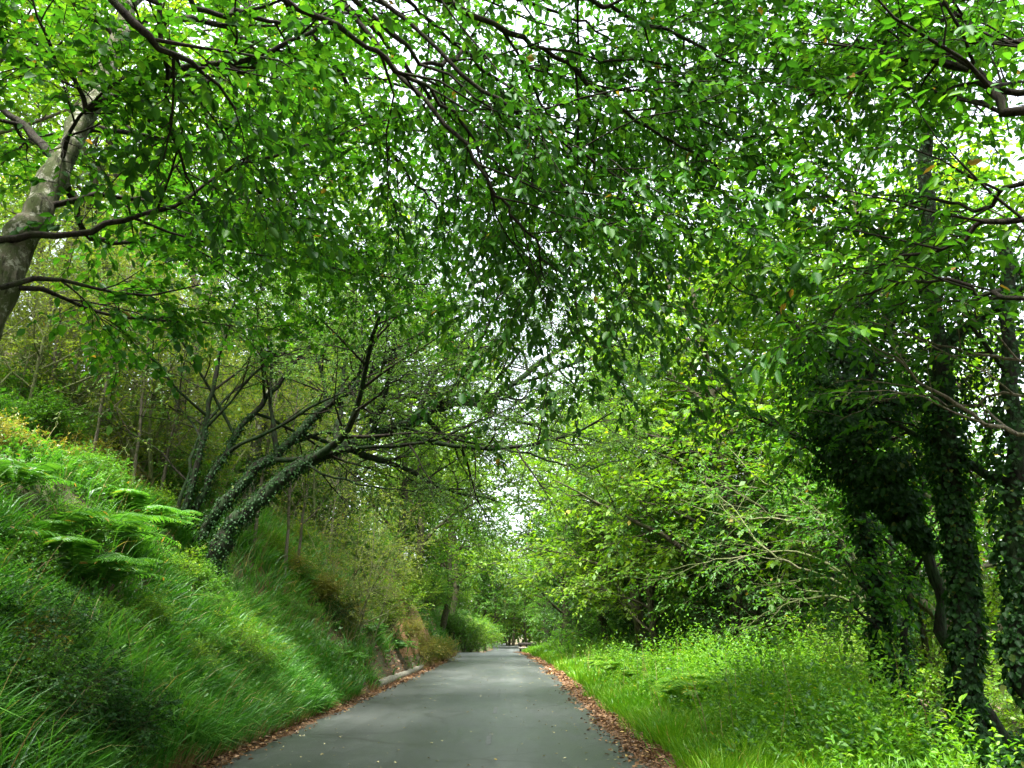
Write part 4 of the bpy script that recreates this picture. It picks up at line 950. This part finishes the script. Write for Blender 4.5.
# bare branches of a shaded tree right of the holly
root = thing('bare_tree', 'grey tree with bare pale branches fanning left in front of the dark holly', 'tree', (0, 0, 0))
g = Grow(67, maxl=3, n=(0, 9, 4), ratio=(.5, .45, .45), spray_step=.8, spray_len=.4, flat=.6, wander=(.05, .08, .12, .15), maxlen=(9, 9, 2.4, 1.0))
b = foot(7.6, 16.5); limb(g, [b, b + np.array([-.1, 0, 1.6]), b + np.array([-.1, .2, 3.4]), b + np.array([.1, .3, 5.6])], .10, .04, 0, 5, .6, tagname='trunk')
for pts in [P((845, 585, 16.6), (800, 568, 16.8), (760, 545, 17.2), (735, 510, 17.8), (700, 480, 18.4)), P((845, 575, 16.6), (790, 552, 17), (720, 560, 17.6), (670, 570, 18.2)),
            P((845, 600, 16.6), (810, 598, 17), (770, 610, 17.6), (735, 640, 18.2)), P((840, 540, 16.7), (800, 500, 17.2), (760, 480, 18), (720, 440, 19)), P((840, 530, 16.7), (780, 520, 17.4), (720, 515, 18.4), (680, 500, 19.2))]:
    limb(g, [b + np.array([-.1, .1, 2.2])] + pts, .035, .008, 1, 9, .25)
g.build(root, M['twig_pale'], M['leaf_mid'], k=8, ll=.09, lw=.05, thick=.004)
# ---- low plank rail at the bend
q = at(527, 648, 62); rx, ry = q[0], 62.; rz_ = float(H(rx, ry))
root = thing('guard_rail', 'low dark plank rail on short posts beside the road bend', 'barrier', (rx, ry, rz_))
def bxm(x0, x1, y0, y1, z0, z1, mat, name):
    mb = MB(); V = np.array([[x, y, z] for z in (z0, z1) for (x, y) in ((x0, y0), (x1, y0), (x1, y1), (x0, y1))])
    mb.add(V, [[3, 2, 1, 0], [4, 5, 6, 7], [0, 1, 5, 4], [1, 2, 6, 5], [2, 3, 7, 6], [3, 0, 4, 7]]); return mb.build(name, mat, root, False)
bxm(-.75, .75, -.03, .03, .42, .66, M['plank'], 'rail'); bxm(-.72, .72, -.02, .02, .20, .33, M['plank_pale'], 'rail')
for xx in (-.6, .6): bxm(xx - .06, xx + .06, .035, .15, -.1, .62, M['plank'], 'post')
root.rotation_euler = (0, 0, radians(-28))

# ---- the wood goes on unseen behind the camera, added to shade the near road
for (x, y, src, sc) in [(-6.2, -2.5, T1, 1.45), (-7.5, -8.0, T2, 1.4), (5.8, -4.5, T1, 1.5), (7.5, .5, T2, 1.3), (-5.5, -14, T1, 1.5), (6.5, -12, T1, 1.5), (-11, 1.0, T2, 1.3)]:
    put(src, x, y, sc, 'unseen roadside tree added behind the viewer, its crown shading the near road', 'trees behind the viewer')
# ---- the distant wood all round, one mass
mb = MB(); r = np.random.default_rng(95)
for k in range(230):
    a = r.uniform(-1.45, 1.45); d = r.uniform(62, 120); x = sin(a) * d; y = cos(a) * d
    if y < 95 and -60 < x < 0 and a > -.9 and d < 70: continue
    if abs(x) < 9 and y < 125: y += 45
    h = r.uniform(7, 12); n = 420; q = nrm(r.normal(0, 1, (n, 3))) * (r.random((n, 1)) ** .4)
    B = np.array([x, y, float(H(x, y)) + h * .48]) + q * np.array([3.4, 3.4, h * .52]); A = nrm(r.normal(0, 1, (n, 3)) - UP * .3)
    leaf_quads(mb, B, A, UP + r.normal(0, .7, (n, 3)), r.uniform(.4, .9, n), r.uniform(.3, .6, n), False, r)
o = mb.build('forest', M['far']); o['kind'] = 'stuff'; o['label'] = 'far green wood all round behind the roadside trees'
#@@END
# ------------------------------------------------------------------ camera, light, render
cam = bpy.data.cameras.new('camera'); co = bpy.data.objects.new('camera', cam); COL.objects.link(co)
co.location = (0, 0, CAM_H); co.rotation_euler = (pi / 2 + PITCH, 0, 0); cam.sensor_width = 36; cam.lens = FPX / 1024 * 36
cam.clip_end = 3000; cam.clip_start = .05; S.camera = co
SUN_EL, SUN_AZ = radians(70), radians(-155)     # very high, slightly behind the camera
sd = bpy.data.lights.new('sun', 'SUN'); sd.energy = 3.6; sd.angle = radians(22); sd.color = (1, .96, .88)
so = bpy.data.objects.new('sun', sd); COL.objects.link(so); so.location = (0, 0, 30)
v = Vector((sin(SUN_AZ) * cos(SUN_EL), cos(SUN_AZ) * cos(SUN_EL), sin(SUN_EL))); so.rotation_euler = v.to_track_quat('Z', 'Y').to_euler()
wd = bpy.data.worlds.new('World'); S.world = wd; wd.use_nodes = True; nt = wd.node_tree; nt.nodes.clear()
wo = nt.nodes.new('ShaderNodeOutputWorld'); bg = nt.nodes.new('ShaderNodeBackground'); sk = nt.nodes.new('ShaderNodeTexSky')
sk.sky_type = 'NISHITA'; sk.sun_disc = False; sk.sun_elevation = SUN_EL; sk.sun_rotation = SUN_AZ; sk.air_density = 1.2; sk.dust_density = 4
hs = nt.nodes.new('ShaderNodeHueSaturation'); hs.inputs['Saturation'].default_value = .35
nt.links.new(sk.outputs[0], hs.inputs['Color']); nt.links.new(hs.outputs[0], bg.inputs[0]); bg.inputs[1].default_value = .15; nt.links.new(bg.outputs[0], wo.inputs[0])
S.view_settings.view_transform = 'Standard'; S.view_settings.look = 'None'; S.view_settings.exposure = EXPOSURE if 'EXPOSURE' in globals() else 2.62; S.view_settings.gamma = 1
S.render.engine = 'CYCLES'; cy = S.cycles
cy.max_bounces = 14; cy.diffuse_bounces = 11; cy.glossy_bounces = 2; cy.transmission_bounces = 4; cy.transparent_max_bounces = 4
cy.caustics_reflective = False; cy.caustics_refractive = False; cy.sample_clamp_indirect = 6
cy.use_denoising = True
try: cy.denoiser = 'OPENIMAGEDENOISE'; cy.denoising_prefilter = 'ACCURATE'
except Exception: pass
